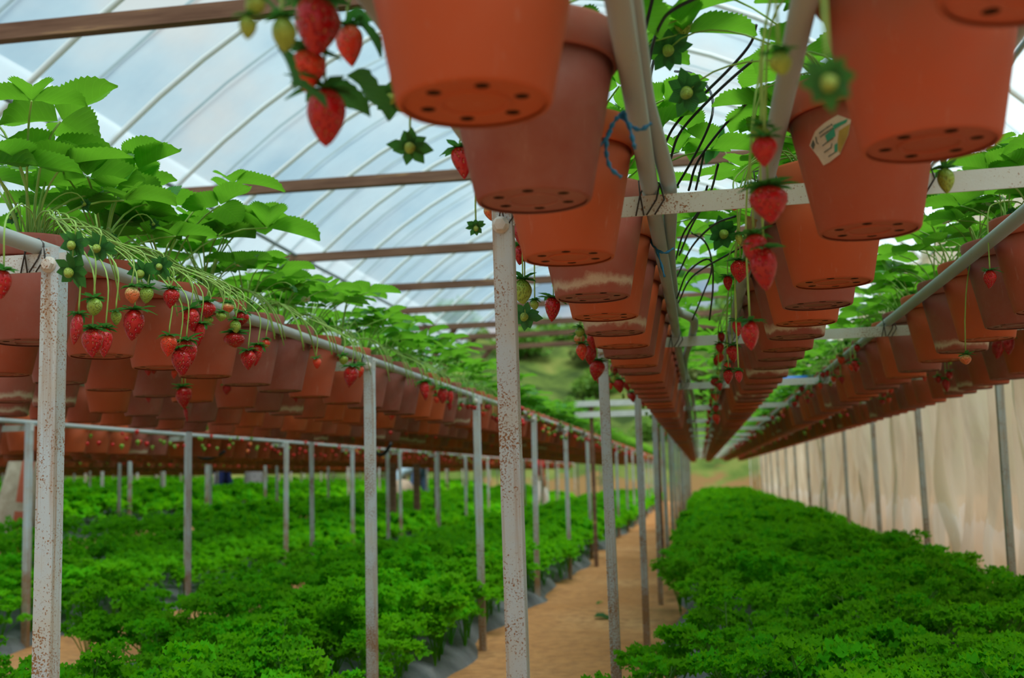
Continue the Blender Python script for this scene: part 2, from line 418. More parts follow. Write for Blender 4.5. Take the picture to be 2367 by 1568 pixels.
BEDS = []
for r in RACKS:
    (a, b), _ = rack_x(r)
    x0, x1 = (a + 0.10, b - 0.02) if r == 0 else (b + 0.02, a - 0.02)
    BEDS.append((x0, x1))
    m = MB(); nxx, nyy = 26, 170; y0, y1 = 1.2, YEND - 0.5
    rr = random.Random(r)
    ph = [rr.random() * 6 for _ in range(8)]
    vs = []
    for j in range(nyy + 1):
        y = y0 + (y1 - y0) * j / nyy
        for i in range(nxx + 1):
            t = i / nxx
            e = 0.05 * math.sin(y * 1.9 + ph[0]) + 0.03 * math.sin(y * 5.1 + ph[1])
            x = x0 + (x1 - x0) * t + e * (1 - 2 * t)
            prof = min(1, 6 * t, 6 * (1 - t)); prof = prof * prof * (3 - 2 * prof)
            edge = 0.045 if 0 < i < nxx else -0.02
            z = gz(x, y) + edge + 0.075 * prof + 0.012 * math.sin(x * 17 + y * 3 + ph[2]) * math.sin(y * 9 + ph[3])
            vs.append((x, y, z))
    w = nxx + 1
    m.add(vs, [(j*w+i, j*w+i+1, (j+1)*w+i+1, (j+1)*w+i) for j in range(nyy) for i in range(nxx)])
    o = link('mulch_film', m.mesh('mulch_film', MULCH))
    where = ['beside the net wall', 'across the dirt path from the net-side bed', 'two paths from the net wall', 'three paths from the net wall',
             'four paths from the net wall', 'five paths from the net wall', 'six paths from the net wall'][r]
    tag(o, 'crinkled grey plastic mulch film on raised parsley bed ' + where, 'mulch film', None, 'structure')
def bedz(x, y, x0, x1):
    t = (x - x0) / (x1 - x0); p = max(0, min(1, 6 * t, 6 * (1 - t))); return gz(x, y) + 0.045 + 0.075 * p * p * (3 - 2 * p)

# ------------------------------------------------------------------ hillside beyond the far end
m = MB(); X = np.linspace(-60, 45, 60); Y = np.linspace(39.2, 95, 40); vs = []
for y in Y:
    for x in X:
        d = y - 39.2
        z = -0.1 + 1.4 * (1 - math.exp(-d / 1.5)) + min(16, max(0, d - 2)) * 0.40 + 0.5 * math.sin(x * 0.35) * min(1, d / 6) + 0.25 * math.sin(x * 1.1 + y * 0.7) * min(1, d / 3)
        z += max(0, -x - 4) * 0.03 * min(1, d / 3)
        vs.append((float(x), float(y), z))
w = len(X)
m.add(vs, [(j*w+i, j*w+i+1, (j+1)*w+i+1, (j+1)*w+i) for j in range(len(Y)-1) for i in range(w-1)])
hill = link('hillside', m.mesh('hillside', HILL)); tag(hill, 'brown earth bank rising to overgrown green hillside behind greenhouse', 'hillside', None, 'structure')
def hz(x, y):
    d = y - 39.2
    return -0.1 + 1.4 * (1 - math.exp(-d / 1.5)) + min(16, max(0, d - 2)) * 0.40 + 0.5 * math.sin(x * 0.35) * min(1, d / 6) + 0.25 * math.sin(x * 1.1 + y * 0.7) * min(1, d / 3) + max(0, -x - 4) * 0.03 * min(1, d / 3)

# ------------------------------------------------------------------ roof: two arched bays of film on pipe ribs
def arch(x, c): return HC + 3.6 - 0.163 * (x - c) ** 2
RC = [-1.0, -8.4]
ceil = link('ceiling', None); struct(ceil)
def roof_surface(c, x0, x1, dz=0.02, y0=-2.0, y1=19.0, nxn=30, nyn=24):
    m = MB(); vs = []
    for j in range(nyn + 1):
        y = y0 + (y1 - y0) * j / nyn
        for i in range(nxn + 1):
            x = x0 + (x1 - x0) * i / nxn
            vs.append((x, y, arch(x, c) + dz + 0.015 * math.sin(y * 5.7)))
    w = nxn + 1
    m.add(vs, [(j*w+i, j*w+i+1, (j+1)*w+i+1, (j+1)*w+i) for j in range(nyn) for i in range(nxn)]); return m
for c in RC:
    link('roof_film', roof_surface(c, c - 3.7, c + 3.7).mesh('roof_film', FILM), ceil)
    for sgn in (-1, 1):
        a, b = sorted((c + sgn * 3.7, c + sgn * 2.75))
        link('film_lap', roof_surface(c, a, b, 0.045, nxn=8).mesh('film_lap', FILM2), ceil)
RIBY = [5.92 + 1.055 * k for k in range(-6, 13)]
ribm = MB().tube([(x, 0, arch(x, 0) - HC) for x in np.linspace(-3.7, 3.7, 25)], 0.021, 8).mesh('rib', RIBM)
ropem = MB().tube([(x, 0, arch(x, 0) - HC + 0.06) for x in np.linspace(-3.7, 3.7, 21)], 0.011, 5).mesh('tie_rope', WIRG)
for c in RC:
    for y in RIBY:
        link('rib', ribm, ceil, (c, y, HC)); link('tie_rope', ropem, ceil, (c, y + 0.52, HC))
    for xo in (-2.8, 2.8):
        link('purlin', MB().tube([(c + xo, y, arch(c + xo, c) - 0.10 + 0.01 * math.sin(y)) for y in np.linspace(-2, 18.9, 20)], 0.018, 8).mesh('purlin', WIRG), ceil)
    link('gutter', MB().tube([(c - 3.7, -2, arch(c - 3.7, c) - 0.02), (c - 3.7, 18.9, arch(c - 3.7, c) - 0.02)], 0.05, 8).mesh('gutter', WIRG), ceil)
link('gutter', MB().tube([(2.7, -2, arch(2.7, -1) - 0.02), (2.7, 18.9, arch(2.7, -1) - 0.02)], 0.05, 8).mesh('gutter', WIRG), ceil)
TB = [2.3, 4.85, 8.0, 10.55, 12.6, 14.35, 16.0, 17.4, 18.8]
tie = MB().box((-4.2, -0.03, -0.04), (2.05, 0.03, 0.04)).mesh('tie_beam', WOOD, False)
tie2 = MB().box((-12.0, -0.03, -0.04), (-4.6, 0.03, 0.04)).mesh('tie_beam', WOOD, False)
for i, y in enumerate(TB):
    z = HC + 2.2
    link('tie_beam', tie, ceil, (0, y, z), (0, math.radians(U(-0.3, 0.3)), 0))
    if i > 3: link('tie_beam', tie2, ceil, (0, y + 0.1, z))
    gx = -4.36
    if y < 15: continue
    g0 = ground(gx, y)
    m = MB().box((gx - 0.045, y + 0.05, g0 - 0.1), (gx + 0.045, y + 0.13, HC + 1.62))
    link('roof_post', m.mesh('roof_post', WOOD, False), ceil)
    m = MB().tube([(gx, y + 0.02, HC + 0.95), (-3.35, y + 0.02, HC + 2.2)], 0.04, 4)
    link('brace', m.mesh('brace', WOOD, False), ceil)
    m = MB().tube([(gx, y + 0.02, HC + 0.95), (-5.5, y + 0.02, HC + 2.2)], 0.04, 4)
    link('brace', m.mesh('brace', WOOD, False), ceil)

# ------------------------------------------------------------------ insect-net wall on the far side of rack 0
wall = link('wall_right', None); struct(wall)
NX = 1.78
def net_panel(y0, y1, seed):
    rr = random.Random(seed); m = MB(); nyn, nzn = 46, 26; vs = []
    ph = [rr.random() * 6.28 for _ in range(8)]
    for j in range(nzn + 1):
        t = j / nzn
        for i in range(nyn + 1):
            s = i / nyn; y = y0 + (y1 - y0) * s
            zb = 0.22 + 0.05 * math.sin(s * 5 + ph[0]); z = zb + (2.55 - zb) * t
            x = NX + 0.05 * math.sin(y * 9 + ph[1] + 1.5 * math.sin(z * 2 + ph[2])) + 0.022 * math.sin(y * 31 + z * 3.5 + ph[3]) \
                + 0.05 * math.sin(z * 2.2 + ph[4]) * math.sin(s * math.pi) + 0.03 * (1 - t) * math.sin(y * 4 + z * 5 + ph[5])
            vs.append((x, y, z))
    w = nyn + 1
    return m.add(vs, [(j*w+i, j*w+i+1, (j+1)*w+i+1, (j+1)*w+i) for j in range(nzn) for i in range(nyn)])
for k in range(-1, 15):
    y0 = BAY0 + 0.3 + BAYP * k
    link('net_panel', net_panel(y0 - 0.05, y0 + BAYP + 0.05, 50 + k).mesh('net_panel', NET), wall)
    if False: link('net_seam', MB().tube([(NX - 0.03 + 0.02*math.sin(z*3+k), y0 + 0.9 * math.sin(k * 7) * 0.5 + 0.6 + 0.12 * z, z) for z in np.linspace(0.25, 2.5, 10)], 0.010, 5).mesh('net_seam', NET), wall)
link('net_cord', MB().tube([(NX - 0.02, y, 2.5 + 0.01 * math.sin(y * 2)) for y in np.linspace(0, 35, 40)], 0.012, 6).mesh('net_cord', WHITE), wall)
link('net_cord', MB().tube([(NX + 0.04, y, 1.55 + 0.02 * math.sin(y * 2)) for y in np.linspace(0, 35, 40)], 0.012, 6).mesh('net_cord', WHITE), wall)

# ------------------------------------------------------------------ racks: angle-iron posts, cross beams, pipes
def angle_post(h, sx):
    t, w = 0.005, 0.036
    m = MB(); m.box((0, 0, 0), (-sx * w, t, h) if sx < 0 else (0, t, h))
    m = MB()
    xa, xb = (-w, 0) if sx > 0 else (0, w)
    m.box((xa, 0, 0), (xb, t, h))
    xc, xd = (-t, 0) if sx > 0 else (0, t)
    m.box((xc, t, 0), (xd, w, h))
    return m
boltm = MB().lathe([(0.0001, -0.012), (0.011, -0.011), (0.013, -0.006), (0.013, 0.0)], 6).mesh('bolt', BOLTM, False)
washm = MB().lathe([(0.0001, -0.003), (0.016, -0.003), (0.016, 0.0)], 14).mesh('washer', BOLTM)
RLAB = ['rack of hanging strawberry pots between dirt path and net wall', 'rack of strawberry pots across the dirt path from the net-side rack',
        'rack of strawberry pots two paths away from net wall', 'rack of strawberry pots three paths away from net wall',
        'rack of strawberry pots four paths away from net wall', 'rack of strawberry pots five paths away from net wall',
        'farthest rack of strawberry pots from the net wall']
RACKOBJ = []
pipe_wob = {}
for r in RACKS:
    (pa, pb), cols = rack_x(r); zb = HC + BEAMTOP + DZ[r]
    root = thing('pot_rack', RLAB[r], 'rack', (0, 0, 0)); RACKOBJ.append(root)
    y_start = 0 if r < 2 else (2 if r < 4 else 4)
    for i, y in enumerate(YB):
        if i < y_start: continue
        for px_, sgn in ((pa, 1), (pb, -1)):
            sx = 1 if (r > 0) == (px_ == pa) else -1
            if r == 0: sx = 1 if px_ == pa else -1
            g = gz(px_, y) - 0.05
            top = zb + (0.012 if r else 0.0)
            po = link('post', angle_post(top - g, sx).mesh('post', POSTM, False), root, (px_, y + skew(r, px_), g), (math.radians(U(-0.4, 0.4)), math.radians(U(-0.5, 0.5)), 0))
            if r < 2 and i < 6 and px_ == pa:
                bx = (-0.02 if sx > 0 else 0.02)
                bo = link('bolt', boltm, po, (bx, 0, top - g - 0.035), (math.radians(-90), 0, 0)); bo.rotation_euler = (math.radians(-90), 0, 0)
                link('washer', washm, po, (bx, 0, top - g - 0.035), (math.radians(-90), 0, 0))
        lo, hi = min(pa, pb) - 0.01, max(pa, pb) + 0.01
        if r == 0: lo, hi = lo + 0.308, hi + 0.308
        m = MB().box((lo, 0.006, -0.036), (hi, 0.010, 0)); m.box((lo, 0.010, -0.004), (hi, 0.042, 0))
        link('cross_beam', m.mesh('cross_beam', BEAMM, False), root, (-0.308 if r == 0 else 0, y, zb), (0, 0, -SKEW if r == 0 else 0))
        if r < 2 and i < 5:                      # wire lashing where pipe crosses beam
            for cx in cols:
                for s in (-1, 1):
                    xw = cx + s * 0.1265; y = YB[i] + skew(r, xw)
                    m = MB()
                    for q in (-0.008, 0.006):
                        m.tube([(xw - 0.019 + q, y + 0.003, zb - 0.037), (xw - 0.018, y + 0.0, zb), (xw - 0.012 + q, y + 0.006, zb + 0.027), (xw + 0.004, y + 0.012, zb + 0.032),
                                (xw + 0.017, y + 0.008, zb + 0.02), (xw + 0.018 + q, y + 0.002, zb - 0.01), (xw + q, y + 0.001, zb - 0.037)], 0.0016, 5)
                    link('wire_tie', m.mesh('wire_tie', WIREM), root)
    for ci, cx in enumerate(cols):
        for s in (-1, 1):
            xs_ = cx + s * 0.1265; y0 = 0.45 if r < 2 else YB[y_start] - 0.6
            ph = U(0, 6)
            pts = [(xs_ + 0.0012 * math.sin(y * 2.1 + ph), y, zb + 0.0155 + 0.002 * math.sin(y * 1.4 + ph)) for y in np.arange(y0, YEND + 0.4, 0.35)]
            link('pipe', MB().tube(pts, 0.0155, 12).mesh('pipe', PIPEM), root)

# ------------------------------------------------------------------ pots
HPOT, RB, RT = 0.215, 0.0735, 0.107
def pot_parts(mat, n=40):
    wall_ = MB().lathe([(RB - 0.006, 0.0), (RB - 0.002, 0.0), (RB, 0.003), (RB + (RT-RB)*0.5, 0.087), (RT, 0.172), (RT - 0.004, 0.172), (RB - 0.005, 0.01)], n).mesh('pot_wall', mat)
    rim = MB().lathe([(RT - 0.002, 0.171), (RT + 0.004, 0.170), (RT + 0.006, 0.172), (RT + 0.010, 0.210), (RT + 0.008, HPOT), (RT + 0.002, HPOT), (RT - 0.002, 0.19)], n).mesh('rim', mat)
    outer = [Vector(((RB - 0.006) * math.cos(2*math.pi*k/n), (RB - 0.006) * math.sin(2*math.pi*k/n), 0.0025)) for k in range(n)]
    loops = [outer]; hr = 0.0075
    for h in range(6):
        w = 2 * math.pi * (h + 0.3) / 6; c = Vector((0.047 * math.cos(w), 0.047 * math.sin(w), 0.0025))
        loops.append([c + Vector((hr * math.cos(2*math.pi*k/10), hr * math.sin(2*math.pi*k/10), 0)) for k in range(9, -1, -1)])
    flat = [p for l in loops for p in l]
    tris = tessellate_polygon(loops)
    b = MB(); b.add(flat, [tuple(reversed(t)) for t in tris])
    hole = MB(); hsep = []
    for l in loops[1:]:
        k = len(l); vs = [p for p in l] + [p + Vector((0, 0, 0.020)) for p in l]
        hf = [(i, (i+1) % k, k + (i+1) % k, k + i) for i in range(k)] + [tuple(range(k, 2*k))]
        hole.add(vs, hf); hsep.append(MB().add(vs, hf).mesh('drain_hole', SOIL, False))
    ring = MB().lathe([(0.030, 0.0022), (0.031, 0.0008), (0.034, 0.0008), (0.035, 0.0022)], 24)
    b.merge(ring)
    base = b.mesh('base', mat, False); holes = (hole.mesh('drain_hole', SOIL, False), hsep)
    soil = MB().lathe([(0.0001, 0.197), (0.05, 0.196), (RT - 0.001, 0.190)], 20).mesh('soil', SOIL)
    return wall_, rim, base, holes, soil
POTM = [pot_parts(t[1]) for t in TONES]
def pot_single(n):
    return MB().lathe([(0.0001, 0.0), (RB, 0.0), (RT, 0.172), (RT + 0.006, 0.172), (RT + 0.009, HPOT), (RT, HPOT), (RT - 0.004, 0.195), (0.0001, 0.198)], n)
POTS1 = [pot_single(20).mesh('pot', t[1]) for t in TONES]

NUM = ['first', 'second', 'third', 'fourth', 'fifth', 'sixth', 'seventh', 'eighth', 'ninth', 'tenth', 'eleventh', 'twelfth', 'thirteenth', 'fourteenth', 'fifteenth', 'sixteenth', 'seventeenth']
RK = ['net-side rack', 'rack across the path', 'third rack from net', 'fourth rack from net', 'fifth rack from net', 'sixth rack from net', 'last rack']
CN = ['path row', 'second row', 'third row', 'fourth row']
def bay_of(y): return int(math.floor((y - BAY0) / BAYP)) + 1
def bay_txt(y):
    b = bay_of(y); return 'before first post' if b <= 0 else NUM[min(b - 1, 16)] + ' bay past first post'
def slot_txt(y, near_ys):
    b = bay_of(y); same = sorted(v for v in near_ys if bay_of(v) == b); k = same.index(y)
    if b <= 0: return NUM[len(same) - 1 - k] + ' before first post'
    return NUM[min(k, 16)] + ' past ' + NUM[min(b - 1, 16)] + ' post'
# every pot position
ALL = []
fixedA = [1.018, 1.405, 1.80]; fixedB = [0.86, 1.27, 1.72]; 
for r in RACKS:
    _, cols = rack_x(r)
    for ci, cx in enumerate(cols):
        ylist = []
        if r == 0 and ci == 0: ylist += fixedA
        elif r == 0 and ci == 1: ylist += fixedB
        elif r == 0: ylist += [1.3, 1.58]
        elif r == 1: ylist += [1.21, 1.53, 1.83]
        for b in range(NB - 1):
            y0 = YB[b]
            for k in range(7): ylist.append(y0 + 0.2 + (BAYP - 0.4) * k / 6 + U(-0.012, 0.012))
        for y in ylist:
            y = y + (skew(r, cx) if y > BAY0 else 0.0)
            x = cx + U(-0.0008, 0.0008); z = HC + BEAMTOP + DZ[r] + 0.0230 - 0.1705
            p = proj((x, y, z + 0.1))
            if p is None: continue
            mg = 700 / p[2] * 0.35 + 30
            if not (-mg < p[0] < FW + mg and -mg - 60 < p[1] < FH): continue
            vis = p[2] * (1.0 if r < 2 else 1.25) * (1.12 if (r == 1 and ci > 1) else 1.0) * (1.3 if r > 1 and ci > 0 else 1.0)
            ALL.append([vis, r, ci, x, y, z, p])
ALL.sort(key=lambda q: q[0])
NEAR = ALL[:300]; FAR = ALL[300:]
tone_rng = random.Random(3)
def tone_for(r, ci, y):
    return tone_rng.choices([0, 1, 2, 3], [4, 4, 3.4, 1.6])[0]
special = {}
def mark(ci, y, tone, text, r=0): special[(r, ci, round(y, 2))] = (tone, text)
POTROOT = {}
TONE_FIX = {(0,0):[0, 2, 0, 3, 0, 3, 0, 2, 0, 2], (0,1):[1, 1, 1, 0, 2, 0, 3, 1, 2, 2], (0,2): [1, 2, 0, 3, 0, 2, 0, 1, 2], (1,0): [2, 1, 1, 1, 2, 2, 1, 1, 2]}
cnt = {}
order = sorted(NEAR, key=lambda q: (q[1], q[2], q[4]))
ROWY = {}
for q in ALL: ROWY.setdefault((q[1], q[2]), []).append(q[4])
PLANTS = []
STICK = None
for q in order:
    vis, r, ci, x, y, z, p = q
    k = cnt.get((r, ci), 0); cnt[(r, ci)] = k + 1
    tl = TONE_FIX.get((r, ci), [])
    ti = tl[k] if k < len(tl) else tone_for(r, ci, y)
    lab = f'{TONES[ti][0]} plastic pot, {CN[ci]} of {RK[r]}, {slot_txt(y, ROWY[(r, ci)])}'
    grp = f'{CN[ci]} pots of the {RK[r]}'
    rz = U(0, 6.28)
    tilt = (U(-0.004, 0.004), U(-0.004, 0.004), rz)
    if p[2] < 9:
        o = thing('plastic_pot', lab, 'pot', (x, y, z), grp, tilt)
        w_, rm, ba, ho, so = POTM[ti]
        link('pot_wall', w_, o); link('rim', rm, o)
        if p[2] < 6:
            bo = link('base', ba, o)
            if p[2] < 2.7:
                for hm_ in ho[1]: link('drain_hole', hm_, bo)
            else: link('drain_holes', ho[0], bo)['kind'] = 'stuff'
        else: link('base', ba, o)
        link('soil', so, o)
        if r == 0 and ci == 1 and abs(y - 1.72) < 0.01:
            STICK = o; o.rotation_euler = (0, 0, 0)
            o['label'] = 'brick red pot with torn paper sticker, second row of net-side rack'
    else:
        o = link('plastic_pot', POTS1[ti], None, (x, y, z), tilt); tag(o, lab, 'pot', grp)
    PLANTS.append((r, ci, x, y, z + 0.195, p))
# far pots, one object
fm = [MB() for _ in TONES]; ps = pot_single(10)
base_v = np.array(ps.v); 
def far_join(name, items, src, mat):
    nv = len(src.v); v = np.array(src.v); f = src.f; V = []; F = []
    for i, (x, y, z, s, rz) in enumerate(items):
        c, sn = math.cos(rz), math.sin(rz)
        V.append(np.stack([x + s * (v[:,0]*c - v[:,1]*sn), y + s * (v[:,0]*sn + v[:,1]*c), z + s * v[:,2]], 1))
        F += [tuple(a + i * nv for a in t) for t in f]
    me = bpy.data.meshes.new(name); me.from_pydata(np.concatenate(V).tolist(), [], F); me.update()
    me.materials.append(mat); me.polygons.foreach_set('use_smooth', [True] * len(me.polygons)); return me
half = [[], []]
for i, q in enumerate(FAR): half[0].append((q[3], q[4], q[5], 1, R()))
def farpot_mat():
    m, t, o = newmat('pot_far'); v = coords(t, world_=True)
    c = ramp(t, noise(t, v, 2.3, 2), [(0.35, (0.31, 0.088, 0.062)), (0.5, (0.43, 0.090, 0.042)), (0.65, (0.52, 0.105, 0.034))])
    pri(t, o, c, 0.62, None, 0.35); return m
o = link('distant_pots', far_join('distant_pots', half[0], ps, farpot_mat()))
tag(o, 'mass of terracotta coloured pots hanging far down the racks', 'pots', None, 'stuff')

# paper sticker on one pot
def sticker():
    # patch on the pot wall, seen from the path side
    pts2 = [(-0.036, 0.004), (-0.020, 0.020), (-0.003, 0.027), (0.020, 0.034), (0.037, 0.024), (0.030, 0.004), (0.014, -0.020), (-0.004, -0.028), (-0.015, -0.030), (-0.022, -0.016)]
    def on(a, h, lift=0.0012):
        hh = 0.118 + h; rr = RB + (RT - RB) * hh / 0.172 + lift
        w = math.radians(232) + a / rr
        return (rr * math.cos(w), rr * math.sin(w), hh)
    def patch(poly, lift, mat, name, parent):
        P = [Vector((a, h, 0)) for a, h in poly]
        tr = tessellate_polygon([P]); m = MB()
        # subdivide by fan midpoints so that it follows the wall
        def sub(A, B, C, d):
            if d == 0:
                b = len(m.v); m.v += [on(A[0], A[1], lift), on(B[0], B[1], lift), on(C[0], C[1], lift)]; m.f.append((b, b+1, b+2)); return
            ab, bc, ca = (A+B)/2, (B+C)/2, (C+A)/2
            for q in ((A,ab,ca),(ab,B,bc),(ca,bc,C),(ab,bc,ca)): sub(*q, d-1)
        for t in tr: sub(*[P[i] for i in t], 2)
        return link(name, m.mesh(name, mat, False), parent)
    paper = plain('sticker_paper', (0.55, 0.50, 0.42), 0.7, 0.3, 0.15, 60)
    green = plain('sticker_green', (0.03, 0.30, 0.20), 0.6); dgr = plain('sticker_ink', (0.07, 0.10, 0.09), 0.7); ylw = plain('sticker_glue', (0.36, 0.28, 0.07), 0.8, 0.2, 0.2, 40)
    s = patch(pts2, 0.0008, paper, 'sticker', STICK)
    patch([(0.018, 0.012), (0.035, 0.019), (0.029, 0.003), (0.014, -0.019), (0.012, -0.014), (0.014, 0.0)], 0.0011, ylw, 'sticker_tear', s)
    patch([(-0.004, 0.010), (0.012, 0.018), (0.012, 0.006), (-0.002, -0.001)], 0.0012, green, 'printed_panel', s)
    patch([(0.010, 0.021), (0.033, 0.026), (0.030, 0.021), (0.012, 0.015)], 0.0012, green, 'printed_panel', s)
    patch([(0.008, -0.006), (0.013, -0.004), (0.011, -0.016), (0.006, -0.017)], 0.0012, green, 'printed_panel', s)
    patch([(-0.033, 0.003), (-0.026, 0.010), (-0.024, 0.002), (-0.029, -0.004)], 0.0012, dgr, 'printed_panel', s)
    for a0, h0, ln in ((-0.013, 0.014, 0.022), (-0.012, 0.009, 0.022)):          # two lines of worn small print
        k = 0.0
        while k < ln:
            w = U(0.0012, 0.003); a = a0 + k; h = h0 + k * 0.33
            patch([(a, h), (a + w, h + w*0.33), (a + w, h + w*0.33 + 0.0022), (a, h + 0.0022)], 0.0014, dgr, 'print_mark', s); k += w + 0.0008
    for poly in ([(-0.011, -0.004), (0.008, 0.003), (0.008, 0.0045), (-0.011, -0.0022)], [(-0.010, -0.012), (0.002, -0.008), (0.004, -0.003), (0.0055, -0.003), (0.003, -0.0095), (-0.010, -0.0137)],
                 [(-0.004, -0.021), (0.008, -0.017), (0.008, -0.0155), (-0.004, -0.0192)], [(-0.021, 0.012), (-0.019, 0.0125), (-0.019, 0.004), (-0.017, 0.002), (-0.018, 0.0008), (-0.021, 0.004)]):
        patch(poly, 0.0014, dgr, 'print_mark', s)
if STICK: sticker()

# ------------------------------------------------------------------ strawberry plants
def leaflet(l, w, fold, droop, rows=27):
    """serrated leaflet along +X from the origin, upper side +Z"""
    vs, fs, uv = [], [], []
    cols = (-1, -0.55, 0, 0.55, 1)
    for i in range(rows + 1):
        u = i / rows
        hw = (w / 2) * (math.sin(math.pi * min(1, u ** 0.92)) ** 0.58 if 0 < u < 1 else 0.02)
        tooth = (1.04 if i % 2 else 0.95) if rows > 9 else (1.09 if i % 2 else 0.93)
        for c in cols:
            e = abs(c) == 1
            hwx = hw * (tooth if e else 1.0)
            fx = ((0.022 if rows > 9 else 0.035) * l if (e and i % 2) else 0.0)
            y = c * hwx * math.cos(fold)
            z = abs(c) * hwx * math.sin(fold) - droop * l * u * u + 0.003 * math.sin(u * 9) * abs(c)
            vs.append((u * l + fx, y, z)); uv.append((u, c))
    n = len(cols)
    fs = [(i*n+k, (i+1)*n+k, (i+1)*n+k+1, i*n+k+1) for i in range(rows) for k in range(n-1)]
    m = MB(); m.add(vs, fs, uv); return m
def leaf(L, out, size, fold, droop, rr, rows=27):
    """petiole bending out along +X, three leaflets at its end"""
    end = Vector((out, 0, math.sqrt(max(0.0001, L * L - out * out * 0.7))))
    path = bez((0, 0, 0), (out * 0.08, 0, end.z * 0.45), (out * 0.45, 0, end.z * 0.9), end, 6)
    m = MB()
    tdir = (path[-1] - path[-2]).normalized(); pitch = math.asin(max(-1, min(1, tdir.z)))
    pit = pitch * 0.5 + rr.uniform(-0.25, 0.25)
    for ang, sc in ((0, 1.0), (1.85, 0.92), (-1.85, 0.92)):
        a = ang + rr.uniform(-0.15, 0.15)
        lf = leaflet(size * sc, size * sc * rr.uniform(0.82, 0.98), fold + rr.uniform(-0.08, 0.12), droop + rr.uniform(-0.05, 0.1), rows)
        M = Matrix.Translation(end) @ Matrix.Rotation(-pit, 4, 'Y') @ Matrix.Rotation(a, 4, 'Z') @ Matrix.Rotation(-0.15 * abs(ang > 0.1 or ang < -0.1), 4, 'Y') @ Matrix.Translation((0.004, 0, 0))
        m.merge(lf, M)
    return m, path
LV = []
rr = random.Random(11)
for i in range(10):
    L = rr.uniform(0.13, 0.25); out = L * rr.uniform(0.25, 0.85)
    m, path = leaf(L, out, rr.uniform(0.088, 0.122), rr.uniform(0.2, 0.6), rr.uniform(0.0, 0.2), rr)
    LV.append((m.mesh('leaf', LEAF), MB().tube(path, [0.0026, 0.0024, 0.0022, 0.002, 0.0019, 0.0018, 0.0018], 6).mesh('petiole', STEM)))
def plant_single(rr, nl, rows, wid=1.0):
    lv = MB()
    for k in range(nl):
        L = rr.uniform(0.12, 0.25); out = L * rr.uniform(0.25, 0.9)
        m, path = leaf(L, out, rr.uniform(0.085, 0.115), rr.uniform(0.12, 0.4), rr.uniform(0.05, 0.25), rr, rows)
        M = Matrix.Rotation(k * 2.4 + rr.uniform(-0.3, 0.3), 4, 'Z')
        lv.merge(m, M); lv.merge(MB().tube(path[::3], 0.0025, 3, False), M)
    return lv
PS = [plant_single(random.Random(30 + i), 11, 7).mesh('strawberry_plant', LEAF) for i in range(5)]

# fruit meshes: unit height, hanging down -Z from the stalk end
def fruit(kind, rr):
    n, mrows = 20, 13; vs = []
    for i in range(mrows + 1):
        t = i / mrows
        if kind == 'cone': rad = 0.40 * (math.sin(math.pi * min(1.0, (t * 0.93 + 0.05)) ** 0.72) ** 0.8) if t < 1 else 0.0
        elif kind == 'heart': rad = 0.46 * (math.sin(math.pi * min(1, t * 0.97 + 0.03) ** 0.66) ** 0.85) if t < 1 else 0.0
        elif kind == 'long': rad = 0.33 * (math.sin(math.pi * min(1.0, (t * 0.94 + 0.05)) ** 0.60) ** 0.75) if t < 1 else 0.0
        else: rad = 0.44 * (math.sin(math.pi * min(1, t * 0.96 + 0.03) ** 0.85) ** 0.75) if t < 1 else 0.0
        rad = max(rad, 0.001)
        for k in range(n):
            w = 2 * math.pi * k / n
            lob = 1 + 0.07 * math.sin(2 * w + rr) * (1 - t) + 0.04 * math.sin(3 * w + 2 * rr)
            vs.append((rad * lob * math.cos(w) + 0.04 * math.sin(t * 3 + rr), rad * lob * math.sin(w), -t - (0.0 if t > 0 else -0.0)))
    f = [(i*n + k, (i+1)*n + k, (i+1)*n + (k+1) % n, i*n + (k+1) % n) for i in range(mrows) for k in range(n)]
    f.append(tuple(range(n))); f.append(tuple(reversed([mrows*n + k for k in range(n)])))
    m = MB(); m.add(vs, f); return m
KINDS = ['cone', 'heart', 'long', 'round']
BM = {}
for mi, mat in (('ripe', B_RIPE), ('dark', B_DARK), ('orange', B_ORNG), ('half', B_HALF), ('green', B_GREEN)):
    BM[mi] = [fruit(k, i * 1.3).mesh('strawberry', mat) for i, k in enumerate(KINDS)]
def calyx_mesh(n, ln, wd, rise, rr):
    m = MB()
    for k in range(n):
        l = leaflet(ln * rr.uniform(0.8, 1.15), wd * rr.uniform(0.85, 1.2), 0.25, rr.uniform(0.0, 0.35), 5)
        m.merge(l, Matrix.Rotation(2*math.pi*k/n + rr.uniform(-0.2, 0.2), 4, 'Z') @ Matrix.Rotation(-(rise + rr.uniform(-0.25, 0.25)), 4, 'Y'))
    return m
CX = [calyx_mesh(10, 0.74, 0.32, 0.22, random.Random(60 + i)).mesh('calyx', CALYX) for i in range(3)]
CXS = [calyx_mesh(8, 1.6, 0.95, 0.12, random.Random(70 + i)).mesh('calyx', CALYX) for i in range(3)]
def flower_mesh():
    m = MB()
    for k in range(5):
        w = 2*math.pi*k/5; vs = [(0.002*math.cos(w), 0.002*math.sin(w), 0)]
        for a in np.linspace(-0.55, 0.55, 6): vs.append((0.0135*math.cos(w+a), 0.0135*math.sin(w+a), 0.002))
        m.add(vs, [(0, i, i+1) for i in range(1, 6)])
    return m
FLM = flower_mesh().mesh('petals', PETAL)
FLE = MB().lathe([(0.0001, 0.004), (0.004, 0.003), (0.005, 0.0)], 8).mesh('eye', YEL)

